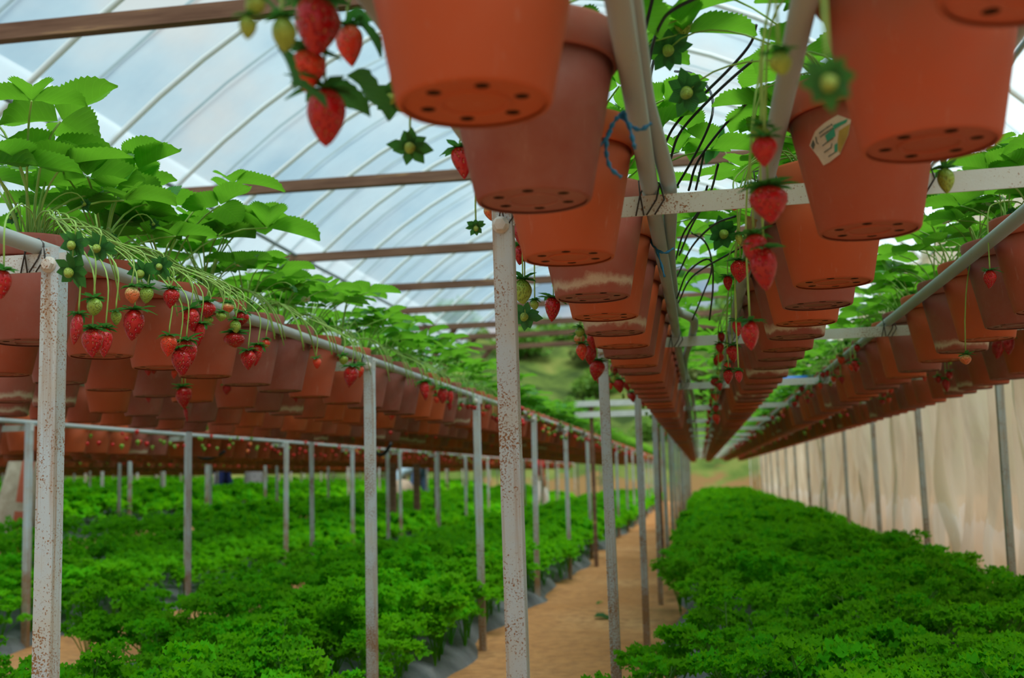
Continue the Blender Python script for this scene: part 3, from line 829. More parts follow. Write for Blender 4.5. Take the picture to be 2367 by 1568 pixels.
ROOT = {}
def add_fruit(root, pw, h, color, kind=None, wratio=None, tilt=None, stalk=True, via=None, bud=False):
    """pw: world position of the fruit's stalk end"""
    base = root.location
    loc = Vector(pw) - base
    k = kind if kind is not None else random.randrange(4)
    s = (h * (wratio or 1.0), h * (wratio or 1.0), h)
    rot = tilt or (U(-0.15, 0.15), U(-0.15, 0.15), U(0, 6.28))
    fo = link('strawberry', BM[color][k], root, loc, rot, s)
    if bud:
        link('calyx', random.choice(CXS), fo, (0, 0, 0.02), (0, 0, U(0, 6)), 1.0)
    else:
        link('calyx', random.choice(CX), fo, (0, 0, 0.0), (0, 0, U(0, 6)), 1.0)
    if stalk:
        horiz = Vector((loc.x, loc.y, 0)); d = max(0.02, horiz.length)
        st = Vector((U(-0.03, 0.03), U(-0.03, 0.03), 0.0)) + horiz * 0.12
        drop = max(0.0, -loc.z)
        edge = horiz * 0.92
        p1 = st + Vector((0, 0, 0.07 + U(0, 0.04))); p2 = Vector((edge.x, edge.y, 0.05 + U(0.0, 0.03))) if drop > 0.01 else Vector((edge.x * 0.8, edge.y * 0.8, loc.z + 0.05))
        end_ = loc + Vector((0, 0, h * 0.02)); ax = abs(loc.x)
        if ax > 0.135 and loc.z < 0.03:          # over the rim and the pipe, then down
            w1 = Vector((loc.x * 0.112 / ax, loc.y * 0.112 / ax, 0.044 + U(0, 0.02))); f2 = min(0.95, 0.148 / ax)
            w2 = Vector((loc.x * f2, loc.y * f2, 0.022 + U(0, 0.012)))
            w3 = Vector((loc.x * 0.985, loc.y * 0.985, w2.z * 0.5 + end_.z * 0.5))
            path = catmull([st, st + (w1 - st) * 0.45 + Vector((0, 0, 0.03)), w1, w2] + ([w3] if w2.z - end_.z > 0.03 else []) + [end_], 6)
        else: path = bez(st, p1, p2 + Vector((0, 0, 0.02)), end_, 12)
        link('fruit_stalk', MB().tube(path, 0.0016, 5).mesh('fruit_stalk', STEM), root)
    return fo
def add_flower(root, lw):
    fo = link('flower', FLM, root, lw, (U(-0.6, 0.6), U(-0.6, 0.6), U(0, 6)), U(0.9, 1.3)); link('flower_eye', FLE, fo)
    path = bez((U(-0.02, 0.02), U(-0.02, 0.02), 0), (lw[0]*0.3, lw[1]*0.3, 0.1), (lw[0]*0.8, lw[1]*0.8, lw[2]*0.9), lw, 8)
    link('flower_stalk', MB().tube(path, 0.0013, 4).mesh('flower_stalk', STEM), root)

prng = random.Random(21)
for (r, ci, x, y, z, p) in PLANTS:
    grp = f'{CN[ci]} strawberry plants of the {RK[r]}'
    if p[2] < 7.6 and (r == 0 or ci < 2 or p[2] < 5):
        root = thing('strawberry_plant', f'leafy strawberry plant, {CN[ci]} of {RK[r]}, {slot_txt(y, ROWY[(r, ci)])}', 'plant', (x, y, z), grp)
        ROOT[(r, ci, round(y, 3))] = root
        nl = 12 if p[2] < 5 else 9
        if r == 0 and ci == 0 and y < 2: nl = 9
        for k in range(nl):
            me, pm = LV[prng.randrange(len(LV))]
            rz = k * 2.4 + prng.uniform(-0.4, 0.4); s = prng.uniform(0.8, 1.15) * (1.28 if (r == 1 and ci == 0 and y < 3.4) else 1.0)
            lo = link('leaf', me, root, (prng.uniform(-0.015, 0.015), prng.uniform(-0.015, 0.015), -0.003), (prng.uniform(-0.12, 0.12), prng.uniform(-0.12, 0.12), rz), s)
            link('petiole', pm, lo)
    else:
        o = link('strawberry_plant', prng.choice(PS), None, (x, y, z - 0.003), (0, 0, prng.uniform(0, 6.28)), prng.uniform(0.85, 1.1))
        tag(o, f'leafy strawberry plant, {CN[ci]} of {RK[r]}, {slot_txt(y, ROWY[(r, ci)])}', 'plant', grp)
def nearest(r, ci, y):
    best = min((k for k in ROOT if k[0] == r and k[1] == ci), key=lambda k: abs(k[2] - y)); return ROOT[best]

# measured fruit: (px, py of the fruit's middle, width, height in px, colour, kind, star-like calyx)
HERO = {
 (1, 0, -1.115): [(172,576,22,22,'green',3,1),(166,641,24,26,'green',3,1),(217,711,36,42,'green',3,0),(214,795,52,68,'ripe',1,0),(245,795,32,68,'ripe',0,0),(182,764,28,72,'dark',0,0),
   (268,736,24,34,'green',0,0),(304,684,33,40,'half',3,0),(341,685,32,38,'green',0,0),(311,754,48,72,'ripe',0,0),(395,692,36,46,'ripe',1,0),(391,801,38,50,'orange',1,0),(431,820,46,64,'ripe',1,0),
   (415,840,46,62,'dark',0,0),(441,742,38,54,'ripe',0,0),(464,775,26,52,'ripe',2,0),(477,717,38,38,'ripe',3,0),(482,741,22,20,'green',3,0),(9,660,40,66,'ripe',0,0),(542,787,50,36,'dark',3,0),
   (545,755,26,32,'green',3,0),(560,740,34,36,'ripe',1,0),(574,834,38,46,'ripe',1,0),(597,824,24,50,'ripe',2,0),(513,733,24,22,'green',3,0),(527,713,26,24,'half',3,0),(615,795,18,22,'orange',3,0),
   (731,841,19,26,'orange',0,0),(793,833,22,22,'green',3,0),(814,873,36,50,'ripe',1,0),(832,860,22,30,'orange',0,0),(980,906,22,44,'ripe',2,0),(1024,916,24,36,'ripe',0,0),(1040,921,14,36,'ripe',2,0),
   (230,585,20,24,'green',3,1),(330,640,20,22,'green',3,1),(372,625,16,18,'green',3,1)],
 (0, 0, -0.365): [(728,68,105,140,'ripe',0,0),(718,168,85,96,'orange',0,0),(803,110,64,96,'orange',1,0),(751,275,92,132,'ripe',0,0),(650,82,58,82,'green',3,0),(588,15,48,50,'green',3,0),(572,65,42,55,'green',0,0),
   (1062,382,46,76,'ripe',2,0),(1134,492,34,40,'half',0,0),(905,240,26,26,'green',3,1),(948,352,26,26,'green',3,1),(1100,534,12,16,'green',3,1)],
 (0, 0, -0.336): [(1197,548,30,60,'dark',0,0),(1203,592,30,46,'ripe',0,0),(1208,676,46,60,'green',3,0),(1279,718,38,56,'ripe',2,0),(1236,706,20,24,'green',3,0),(1214,745,20,26,'green',3,1),
   (1340,768,24,24,'green',3,0),(1341,788,26,30,'half',0,0),(1344,815,26,38,'orange',0,0),(1367,790,26,40,'ripe',0,0),(1364,822,32,46,'dark',1,0),(1381,858,36,48,'ripe',1,0),(1389,876,24,36,'dark',0,0),
   (1421,855,22,32,'dark',1,0),(1430,894,26,32,'ripe',1,0),(1416,876,12,20,'green',3,0),(1460,890,13,20,'green',3,0),(1460,920,18,24,'ripe',1,0),(1476,911,18,24,'ripe',1,0),(1486,928,14,26,'ripe',0,0)],
 (0, 1, 0.092): [(1800,150,54,58,'green',3,0),(1915,207,38,40,'green',3,1),(1575,58,44,62,'green',3,0),(1762,312,46,46,'green',3,0),(1768,352,62,72,'ripe',1,0),(1775,476,86,90,'ripe',1,0),(1742,583,56,78,'ripe',1,0),
   (1765,625,62,98,'dark',0,0),(1703,760,25,38,'ripe',0,0),(1733,777,43,68,'ripe',0,0),(1693,820,28,40,'ripe',1,0),(1684,873,24,34,'ripe',1,0),(1707,872,18,28,'ripe',0,0),(1681,847,16,20,'orange',3,0),
   (1663,895,14,20,'ripe',1,0),(1656,920,14,20,'orange',0,0),(1656,946,14,18,'ripe',0,0),(1655,970,18,26,'orange',1,0),(1545,130,28,30,'green',3,1),(1590,228,30,30,'green',3,1),(1650,345,24,24,'green',3,1),(1672,550,22,22,'green',3,1)],
 (0, 1, 0.385): [(2183,422,40,60,'green',0,0)],
 (0, 2, 0.665): [(2288,647,28,42,'ripe',0,0),(1943,880,14,18,'dark',1,0),(2232,832,26,24,'half',3,0)],
 (0, 3, 1.115): [(2306,808,28,48,'dark',0,0),(2330,800,26,46,'dark',0,0),(2186,892,18,32,'dark',0,0)],
 (1, 1, -1.70): [(421,922,36,52,'ripe',1,0),(352,852,26,28,'dark',0,0),(428,960,10,34,'dark',2,0),(525,902,20,24,'dark',0,0)],
}
for (r, ci, X), lst in HERO.items():
    for (px, py, w, h, colr, kind, bud) in lst:
        jx = X + U(-0.012, 0.012)
        top = at_x(px, py - h / 2, jx) if not (r == 0 and ci == 1 and px < 1640) else at_y(px, py - h / 2, 1.85)
        dep = proj(top)[2]
        hh = h * dep / FPX; ww = w * dep / FPX
        nat = {0: 0.80, 1: 0.92, 2: 0.66, 3: 0.88}[kind] 
        root = nearest(r, ci, top.y)
        if bud: add_fruit(root, top, hh, colr, kind, (ww / hh) / nat, (U(-1.35, -0.8), U(-0.35, 0.35), U(-0.2, 0.2)), True, None, True)
        else: add_fruit(root, top, hh, colr, kind, (ww / hh) / nat)
# dark leaflets among the nearest cluster, and one curled dead leaf by the second row
bract = leaflet(0.05, 0.036, 0.5, 0.35, 11).mesh('leaflet', CALYX)
rt = nearest(0, 0, 1.0)
for (px, py, a, b, sc_) in ((800, 30, 0.3, 0.6, 1.2), (640, 110, 0.2, 0.9, 0.8), (800, 175, 0.5, 0.5, 1.3), (670, 195, 0.1, 0.3, 0.8), (640, 20, 1.9, -0.6, 0.9), (830, 60, -0.2, -0.3, 0.9), (760, 205, 0.8, 0.2, 1.0)):
    p = at_x(px, py, -0.372); link('leaflet', bract, rt, p - rt.location, (U(-0.6, 0.6), b, a), sc_)
p = at_x(1722, 500, 0.11); rt = nearest(0, 1, p.y)
link('withered_leaf', leaflet(0.055, 0.05, 0.9, 0.7, 11).mesh('withered_leaf', DRYL), rt, p - rt.location, (0.4, 1.2, 0.6))
# further fruit, buds and flowers on the other plants
frng = random.Random(5)
for (r, ci, y), root in ROOT.items():
    side = -1 if (r == 0) else 1
    z0 = root.location.z
    if (r == 1 and ci == 0 and y > 5.0) or (r == 0 and y > 4.6) or (ci > 0 and frng.random() < 0.3):
        for k in range(frng.randrange(1, 4)):
            dx = side * (0.166 + frng.uniform(0.0, 0.015)); dy = frng.uniform(-0.09, 0.09); dz = frng.uniform(-0.14, -0.02)
            c = frng.choices(['ripe', 'orange', 'green', 'dark'], [5, 2, 3, 2])[0]
            add_fruit(root, root.location + Vector((dx, dy, dz)), frng.uniform(0.028, 0.045) if c != 'green' else 0.022, c, frng.randrange(4))
    for k in range(frng.randrange(1, 4)):
        a = frng.uniform(0, 6.28); d = frng.uniform(0.06, 0.15)
        lw = (d * math.cos(a), d * math.sin(a), frng.uniform(0.03, 0.14))
        if frng.random() < 0.35: add_flower(root, lw)
        else: add_fruit(root, root.location + Vector(lw), 0.010, 'green', 3, 1.0, (frng.uniform(-1.8, 1.8), frng.uniform(-1.5, 1.5), 0), True, None, True)
# thick sheaf of fruit stalks on the row facing the path
for (r, ci, y), root in ROOT.items():
    if r == 1 and ci == 0 and y < 5.5:
        for k in range(5):
            dy = U(-0.02, 0.16); path = bez((U(-.01,.01), U(-.02,.02), 0), (0.05, dy*0.3, 0.10), (0.165, dy*0.8, 0.09), (0.178, dy + 0.03, -0.05 - 0.06*R()), 10)
            link('fruit_stalk', MB().tube(path, 0.0018, 5).mesh('fruit_stalk', STEM), root)
# far plants and fruit, one object each
fp = plant_single(random.Random(90), 7, 3)
o = link('distant_strawberry_plants', far_join('distant_strawberry_plants', [(q[3], q[4], q[5] + 0.19, U(0.85, 1.1), U(0, 6.28)) for q in FAR], fp, LEAF))
tag(o, 'mass of strawberry foliage far down the racks', 'plants', None, 'stuff')
ff = MB(); tmp = MB().lathe([(0.0001, 0), (0.4, -0.15), (0.42, -0.4), (0.2, -0.85), (0.0001, -1)], 6); ff = tmp
fitems = []; gitems = []
for q in order + FAR:
    r, ci, x, y, z = q[1:6]
    if q[6][2] > 7.6:
        for k in range(random.choice([0, 1, 1, 2]) if r == 0 or ci else random.choice([2, 3, 4])):
            (fitems if R() < 0.62 else gitems).append((x + (-1 if r == 0 else 1) * U(0.164, 0.178), y + U(-0.12, 0.12), z + U(0.05, 0.19), U(0.028, 0.045), 0))
o = link('distant_strawberries', far_join('distant_strawberries', fitems, ff, B_RIPE)); tag(o, 'red strawberries hanging far down the racks', 'fruit', None, 'stuff')
o = link('distant_unripe_strawberries', far_join('distant_unripe_strawberries', gitems, ff, B_GREEN)); tag(o, 'green unripe strawberries hanging far down the racks', 'fruit', None, 'stuff')

# ------------------------------------------------------------------ curly parsley
def ruffle(m, c, nrm_tilt, rad, rr, k=9):
    vs = [c]
    a0 = rr.uniform(0, 6.28)
    for i in range(k):
        w = a0 + 2*math.pi*i/k; q = rad * rr.uniform(0.85, 1.15)
        vs.append((c[0] + q*math.cos(w), c[1] + q*math.sin(w), c[2] + (0.55 if i % 2 else -0.45) * rad * rr.uniform(0.5, 1.1) + nrm_tilt[0]*q*math.cos(w) + nrm_tilt[1]*q*math.sin(w)))
    m.add(vs, [(0, 1 + i, 1 + (i+1) % k) for i in range(k)])
def sprig(rr, nleaf=16, rad=0.0095, spread=0.055):
    h = rr.uniform(0.17, 0.37); out = rr.uniform(0.02, 0.16)
    path = bez((0,0,0), (out*0.1, 0, h*0.4), (out*0.5, 0, h*0.85), (out, 0, h), 4)
    lv = MB(); st = MB().tube(path, 0.0022, 4, False)
    for k in range(nleaf):
        a = rr.uniform(0, 6.28); d = spread * math.sqrt(rr.random()); 
        c = (out + d*math.cos(a), d*math.sin(a), h + 0.02 - d*d*6 + rr.uniform(-0.022, 0.012))
        ruffle(lv, c, (rr.uniform(-0.6, 0.6), rr.uniform(-0.6, 0.6)), rad * rr.uniform(0.8, 1.5), rr)
        if k < 3: st.tube([(out*0.85, 0, h*0.88), c], 0.0014, 3, False)
    return lv, st
srr = random.Random(44)
SPR = []
for i in range(9):
    lv, st = sprig(srr, 46); SPR.append((lv, st, lv.mesh('sprig', PARS), st.mesh('stem', PSTEM)))
def pars_single(rr, n, nleaf, rad):
    a = MB()
    for k in range(n):
        lv, st = sprig(rr, nleaf, rad); M = Matrix.Rotation(k*2.4 + rr.uniform(-.4,.4), 4, 'Z'); a.merge(lv, M); a.merge(st, M)
    return a
PP = [pars_single(random.Random(80 + i), 12, 26, 0.012).mesh('parsley_plant', PARS) for i in range(6)]
spots = []
prr = random.Random(17)
for r, (x0, x1) in enumerate(BEDS):
    lo, hi = x0 + 0.06, x1 - 0.06
    nrow = 8; sp = (hi - lo) / (nrow - 1)
    y = 2.0
    while y < YEND - 0.6:
        far = y > 11
        for k in range(nrow):
            x = lo + sp * k + prr.uniform(-0.05, 0.05); yy = y + prr.uniform(-0.07, 0.07)
            skip = 0.14 if r == 0 else 0.20
            if r >= 1 and k in (0, nrow-1): skip = 0.25
            if r == 1 and k < 4 and yy < 7.4: skip = 0.72
            if r == 0 and k < 2: skip = 0.55 if k == 0 else 0.3
            if prr.random() < skip: continue
            z = bedz(x, yy, x0, x1) - 0.01
            p = proj((x, yy, z + 0.2))
            if p is None or not (-120 < p[0] < FW + 120 and p[1] < FH + 260 and p[1] > 900): continue
            if p[2] < 2.6: continue
            spots.append((p[2], r, k, x, yy, z, p))
        y += 0.21 if not far else 0.25
spots.sort(key=lambda s: s[0])
BN = ['net-side bed', 'bed across the path', 'third bed from net', 'fourth bed from net', 'fifth bed', 'sixth bed', 'last bed']
def bedrow(r, k):
    if r == 0: return 'beside the path' if k < 2 else ('nearest the net' if k > 5 else 'in the middle')
    return 'beside the path' if k > 5 else ('along the back edge' if k < 2 else 'in the middle')
PK = {}
for s_ in spots: PK.setdefault((s_[1], s_[2], bay_of(s_[4])), []).append(s_[4])
for i, (d, r, k, x, y, z, p) in enumerate(spots[:300]):
    inb = 'curly parsley' 
    kk = k if r == 0 else 7 - k
    ls_ = sorted(PK[(r, k, bay_of(y))]); lab = f'curly parsley plant, {NUM[kk]} row of {BN[r]}, {NUM[min(16, ls_.index(y))]} past {NUM[max(0, bay_of(y) - 1)]} post'
    grp = f'parsley {bedrow(r, k)} of {BN[r]}'
    if i < 70:
        root = thing('parsley_plant', lab, 'parsley', (x, y, z), grp)
        ns = prr.randrange(10, 15); s0 = prr.uniform(0.8, 1.15)
        for q in range(ns):
            lv, st, lm, sm = SPR[prr.randrange(9)]
            lo_ = link('sprig', lm, root, (prr.uniform(-.01,.01), prr.uniform(-.01,.01), 0), (prr.uniform(-.08,.08), prr.uniform(-.08,.08), q*2.4 + prr.uniform(-.4,.4)), s0 * prr.uniform(0.75, 1.1))
            link('stem', sm, lo_)
    else:
        o = link('parsley_plant', prr.choice(PP), None, (x, y, z), (0, 0, prr.uniform(0, 6.28)), prr.uniform(0.75, 1.15)); tag(o, lab, 'parsley', grp)
rest = spots[300:]
def farpars(rr, n, rad, ns):
    m = MB()
    for k in range(n):
        a = rr.uniform(0, 6.28); d = 0.13 * math.sqrt(rr.random())
        ruffle(m, (d*math.cos(a), d*math.sin(a), 0.31 - d*d*6 + rr.uniform(-0.05, 0.03)), (rr.uniform(-.5,.5), rr.uniform(-.5,.5)), rad * rr.uniform(0.7, 1.3), rr, 6)
    for k in range(ns):
        a = rr.uniform(0, 6.28); m.tube([(0,0,0), (0.07*math.cos(a), 0.07*math.sin(a), 0.27)], 0.003, 3, False)
    return m
FPA = [farpars(random.Random(100), 90, 0.022, 6), farpars(random.Random(101), 26, 0.05, 3)]
midl = [s for s in rest if s[0] < 12]; farl = [s for s in rest if s[0] >= 12]
o = link('parsley_crop', far_join('parsley_crop', [(s[3], s[4], s[5], U(0.8, 1.15), U(0, 6.28)) for s in midl], FPA[0], PARS)); tag(o, 'dense green parsley filling the beds further back', 'parsley', None, 'stuff')
o2 = link('distant_parsley_crop', far_join('distant_parsley_crop', [(s[3], s[4], s[5], U(0.85, 1.2), U(0, 6.28)) for s in farl], FPA[1], PARS)); tag(o2, 'distant green parsley beds toward the hillside', 'parsley', None, 'stuff')
print('spots', len(spots), len(midl), len(farl), 'pots', len(ALL))

# ------------------------------------------------------------------ drip tubes, twine, second pipe
ZP = HC + BEAMTOP + 0.016
pts = [at_z(a, b, ZP + 0.012) for a, b in ((1405, -160), (1432, 0), (1462, 170), (1484, 260), (1522, 350), (1544, 420), (1549, 500), (1548, 600), (1550, 680), (1560, 728))]
pts += [Vector((pts[-1].x + 0.05, pts[-1].y + 0.06, ZP + 0.01)), Vector((pts[-1].x + 0.062, pts[-1].y + 0.18, ZP + 0.004)), Vector((pts[-1].x + 0.05, pts[-1].y + 0.6, ZP + 0.004)), Vector((pts[-1].x + 0.0, 6.0, ZP + 0.004)), Vector((-0.025, 9, ZP + 0.004)), Vector((-0.025, 20, ZP + 0.004)), Vector((-0.025, YEND, ZP + 0.004))]
for p in pts:                      # where it runs over the rack pipe it lies on top of it
    p.x = max(p.x, -0.055); dxp = abs(p.x - (-0.192 + 0.1265))
    if dxp < 0.032: p.z = max(p.z, ZP + math.sqrt(0.032 ** 2 - dxp ** 2))
o = link('supply_pipe', MB().tube(catmull(pts, 5), 0.0145, 10).mesh('supply_pipe', PIPEM)); tag(o, 'bent grey water supply pipe tied alongside the rack pipe', 'pipe')
def tube_thing(pix, xplane, label, rad=0.0028):
    P = [at_x(a, b, xx) if False else at_y(a, b, yy) for a, b, yy in pix]
    o = link('drip_tube', MB().tube(catmull(P, 6), rad, 6).mesh('drip_tube', BLACK)); tag(o, label, 'tube', 'black drip tubes between the two pot rows'); return o
D = [([(1475,330,2.0),(1490,240,1.9),(1505,120,1.75),(1530,50,1.65),(1560,20,1.6),(1612,-6,1.6)], 'black drip tube arching highest between the first two pot rows'),
     ([(1470,150,1.7),(1480,110,1.7),(1493,60,1.65),(1510,-10,1.6)], 'short black drip tube rising beside the bent supply pipe'),
     ([(1495,230,2.0),(1505,170,2.0),(1520,90,2.0),(1528,-6,2.0)], 'straight black drip tube rising above the blue twine'),
     ([(1532,345,2.3),(1560,290,2.2),(1620,225,2.1),(1690,155,2.0),(1735,100,1.95),(1748,58,1.9)], 'long black drip tube curving up to bright leaves'),
     ([(1548,375,2.3),(1570,310,2.2),(1630,240,2.1),(1710,165,2.0),(1798,96,1.9)], 'long straight black drip tube beside green berry'),
     ([(1556,445,2.5),(1600,370,2.4),(1635,300,2.3),(1648,250,2.3),(1638,205,2.4),(1600,170,2.5),(1560,165,2.6)], 'black drip tube looping over above crossbeam'),
     ([(1592,440,2.5),(1615,370,2.4),(1690,272,2.3),(1745,225,2.2)], 'black drip tube running under leaves above the crossbeam'),
     ([(1608,440,2.6),(1628,350,2.6),(1632,300,2.6),(1612,260,2.6),(1560,212,2.7),(1510,202,2.7)], 'black drip tube arching low toward supply pipe'),
     ([(1562,600,3.2),(1580,540,3.0),(1620,480,2.8),(1635,430,2.7)], 'black drip tube hanging below the first crossbeam'),
     ([(1565,640,3.3),(1600,570,3.1),(1650,520,2.9),(1700,500,2.8)], 'black drip tube rising to small green strawberries'),
     ([(1565,690,3.4),(1590,630,3.3),(1640,600,3.2),(1648,660,3.4),(1640,740,3.6)], 'black drip tube looping beside second row pots'),
     ([(1568,700,3.5),(1600,640,3.3),(1680,590,3.1),(1740,560,3.0)], 'black drip tube reaching across to second row plants'),
     ([(1600,740,3.7),(1625,680,3.6),(1645,620,3.5),(1630,560,3.4),(1580,530,3.4)], 'black drip tube coiled near second crossbeam'),
     ([(1570,590,3.1),(1600,520,2.9),(1640,450,2.7),(1660,380,2.5)], 'black drip tube behind the first crossbeam')]
for pix, lab in D: tube_thing(pix, 0, lab)
# black tubes sagging under racks across the path
for px0, px1, py, sag, Yd, lab in ((160, 285, 1042, 14, 8.6, 'black hose sagging under pots of third rack'), (860, 905, 1035, 20, 8.4, 'black hose loop hanging beneath rack across the path'), (455, 520, 1055, 8, 9.5, 'short black hose under pots beside paired posts')):
    P = [at_y(px0 + (px1-px0)*t, py + sag*math.sin(math.pi*t) - 12*t*t, Yd) for t in np.linspace(0, 1, 9)]
    tag(link('water_hose', MB().tube(P, 0.014, 7).mesh('water_hose', BLACK)), lab, 'hose')
# blue twine
def twine(pixs, lab):
    root = thing('twine_tie', lab, 'twine', (0,0,0))
    for i, pix in enumerate(pixs):
        P = catmull([at_y(a, b, yy) for a, b, yy in pix], 5)
        link('loop' if i == 0 else 'loose_end', MB().tube(P, [0.0026 + 0.0012*math.sin(k*1.7) for k in range(len(P))], 5).mesh('twine', BLUE), root)
twine([[(1432,265,1.50),(1455,288,1.48),(1480,300,1.47),(1506,285,1.47)], [(1440,262,1.49),(1425,275,1.48),(1410,300,1.47),(1402,330,1.46),(1402,360,1.45),(1412,390,1.45),(1436,410,1.45)],
       [(1440,258,1.49),(1455,295,1.47),(1464,330,1.46),(1468,345,1.46)], [(1412,300,1.47),(1398,325,1.46),(1382,338,1.46)]], 'blue plastic twine knotted around grey pipe, frayed ends hanging')
twine([[(1492,525,2.55),(1510,568,2.5),(1535,585,2.48),(1556,575,2.5)], [(1495,520,2.55),(1510,560,2.5),(1525,600,2.48),(1536,640,2.46)]], 'blue twine tied round pipes below the first crossbeam')

# ------------------------------------------------------------------ rails and blue bar further down
yr = 12.0
root = thing('rail_frame', 'white double rail spanning above the dirt path', 'rail', (0, yr, 0))
xa, xb = at_y(1328, 935, yr).x, -0.30
za, zc = at_y(1330, 935, yr).z, at_y(1330, 960, yr).z
for zz in (za, zc): link('rail', MB().box((xa, -0.02, zz - 0.03), (xb, 0.02, zz + 0.03)).mesh('rail', WHITE, False), root)
for xx in (xa + 0.17, xb - 0.12): link('upright', MB().box((xx - 0.02, 0.02, 0.0), (xx + 0.02, 0.05, za + 0.03)).mesh('upright', WOOD, False), root)
o = link('blue_bar', MB().tube([(0.36, 7.05, HC + BEAMTOP + 0.05), (0.70, 7.05, HC + BEAMTOP + 0.05)], 0.022, 10).mesh('blue_bar', BLUEP)); tag(o, 'bright blue plastic pipe laid across rack pipes', 'pipe')

# withered leaf and fallen bits
def scrap(rr, s):
    m = leaflet(s, s*0.7, 0.5, 0.4, 6); return m
for i, (px, py, sz, mat, lab) in enumerate(((1372, 1424, 0.12, CALYX, 'dark green leaf lying on dirt path beside its pale stalk'), (1500, 1310, 0.09, DRYL, 'withered leaf on dirt path edge'), (1392, 1392, 0.07, LEAF, 'small pale green leaf lying on dirt path'))):
    p = at_z(px, py, 0.02)
    o = link('fallen_leaf', scrap(random, sz).mesh('fallen_leaf', mat), None, (p.x, p.y, gz(p.x, p.y) + 0.012), (0.2, -0.15, i * 2.1)); tag(o, lab, 'leaf')

# ------------------------------------------------------------------ sack standing in a far path
def sack_mat():
    m, t, o = newmat('woven_sack'); v = coords(t)
    sp = nd(t, 'ShaderNodeSeparateXYZ'); t.links.new(v, sp.inputs[0])
    c = ramp(t, noise(t, v, 9, 5, 0.6), [(0.3, (0.30, 0.25, 0.17)), (0.7, (0.52, 0.47, 0.36))])
    k1 = math_(t, 'LESS_THAN', math_(t, 'ABSOLUTE', math_(t, 'SUBTRACT', sp.outputs[0], 0.06)), 0.055)
    gap = math_(t, 'GREATER_THAN', math_(t, 'ABSOLUTE', math_(t, 'SUBTRACT', sp.outputs[2], 0.42)), 0.04)
    c = mixc(t, math_(t, 'MULTIPLY', math_(t, 'MULTIPLY', k1, gap), 0.85), c, (0.45, 0.075, 0.03))
    pri(t, o, c, 0.8, bump(t, noise(t, v, 260, 1), 0.3, 0.004), 0.2); return m
m = MB(); n = 24; vs = []
for j in range(15):
    t = j / 14; z = 0.95 * t; wx = 0.22 * (1 - 0.15 * (2*t - 1) ** 4) * (0.75 + 0.25*min(1, t*6)); wy = 0.15 * (1 - 0.5 * t ** 3)
    for k in range(n):
        w = 2*math.pi*k/n
        q = 1 + 0.05*math.sin(3*w + 5*t) + 0.03*math.sin(7*w - 9*t)
        vs.append((wx*q*math.copysign(abs(math.cos(w))**0.7, math.cos(w)) + 0.12*t, wy*q*math.copysign(abs(math.sin(w))**0.7, math.sin(w)), z))
m.add(vs, [(j*n+k, j*n+(k+1) % n, (j+1)*n+(k+1) % n, (j+1)*n+k) for j in range(14) for k in range(n)] + [tuple(reversed(range(n))), tuple(14*n+k for k in range(n))])
sk = at_y(28, 1200, 9.6)
o = link('woven_sack', m.mesh('woven_sack', sack_mat()), None, (sk.x, 9.6, gz(sk.x, 9.6) - 0.02), (0, 0.1, 0.4)); tag(o, 'beige woven sack with red stripe standing between racks', 'sack')

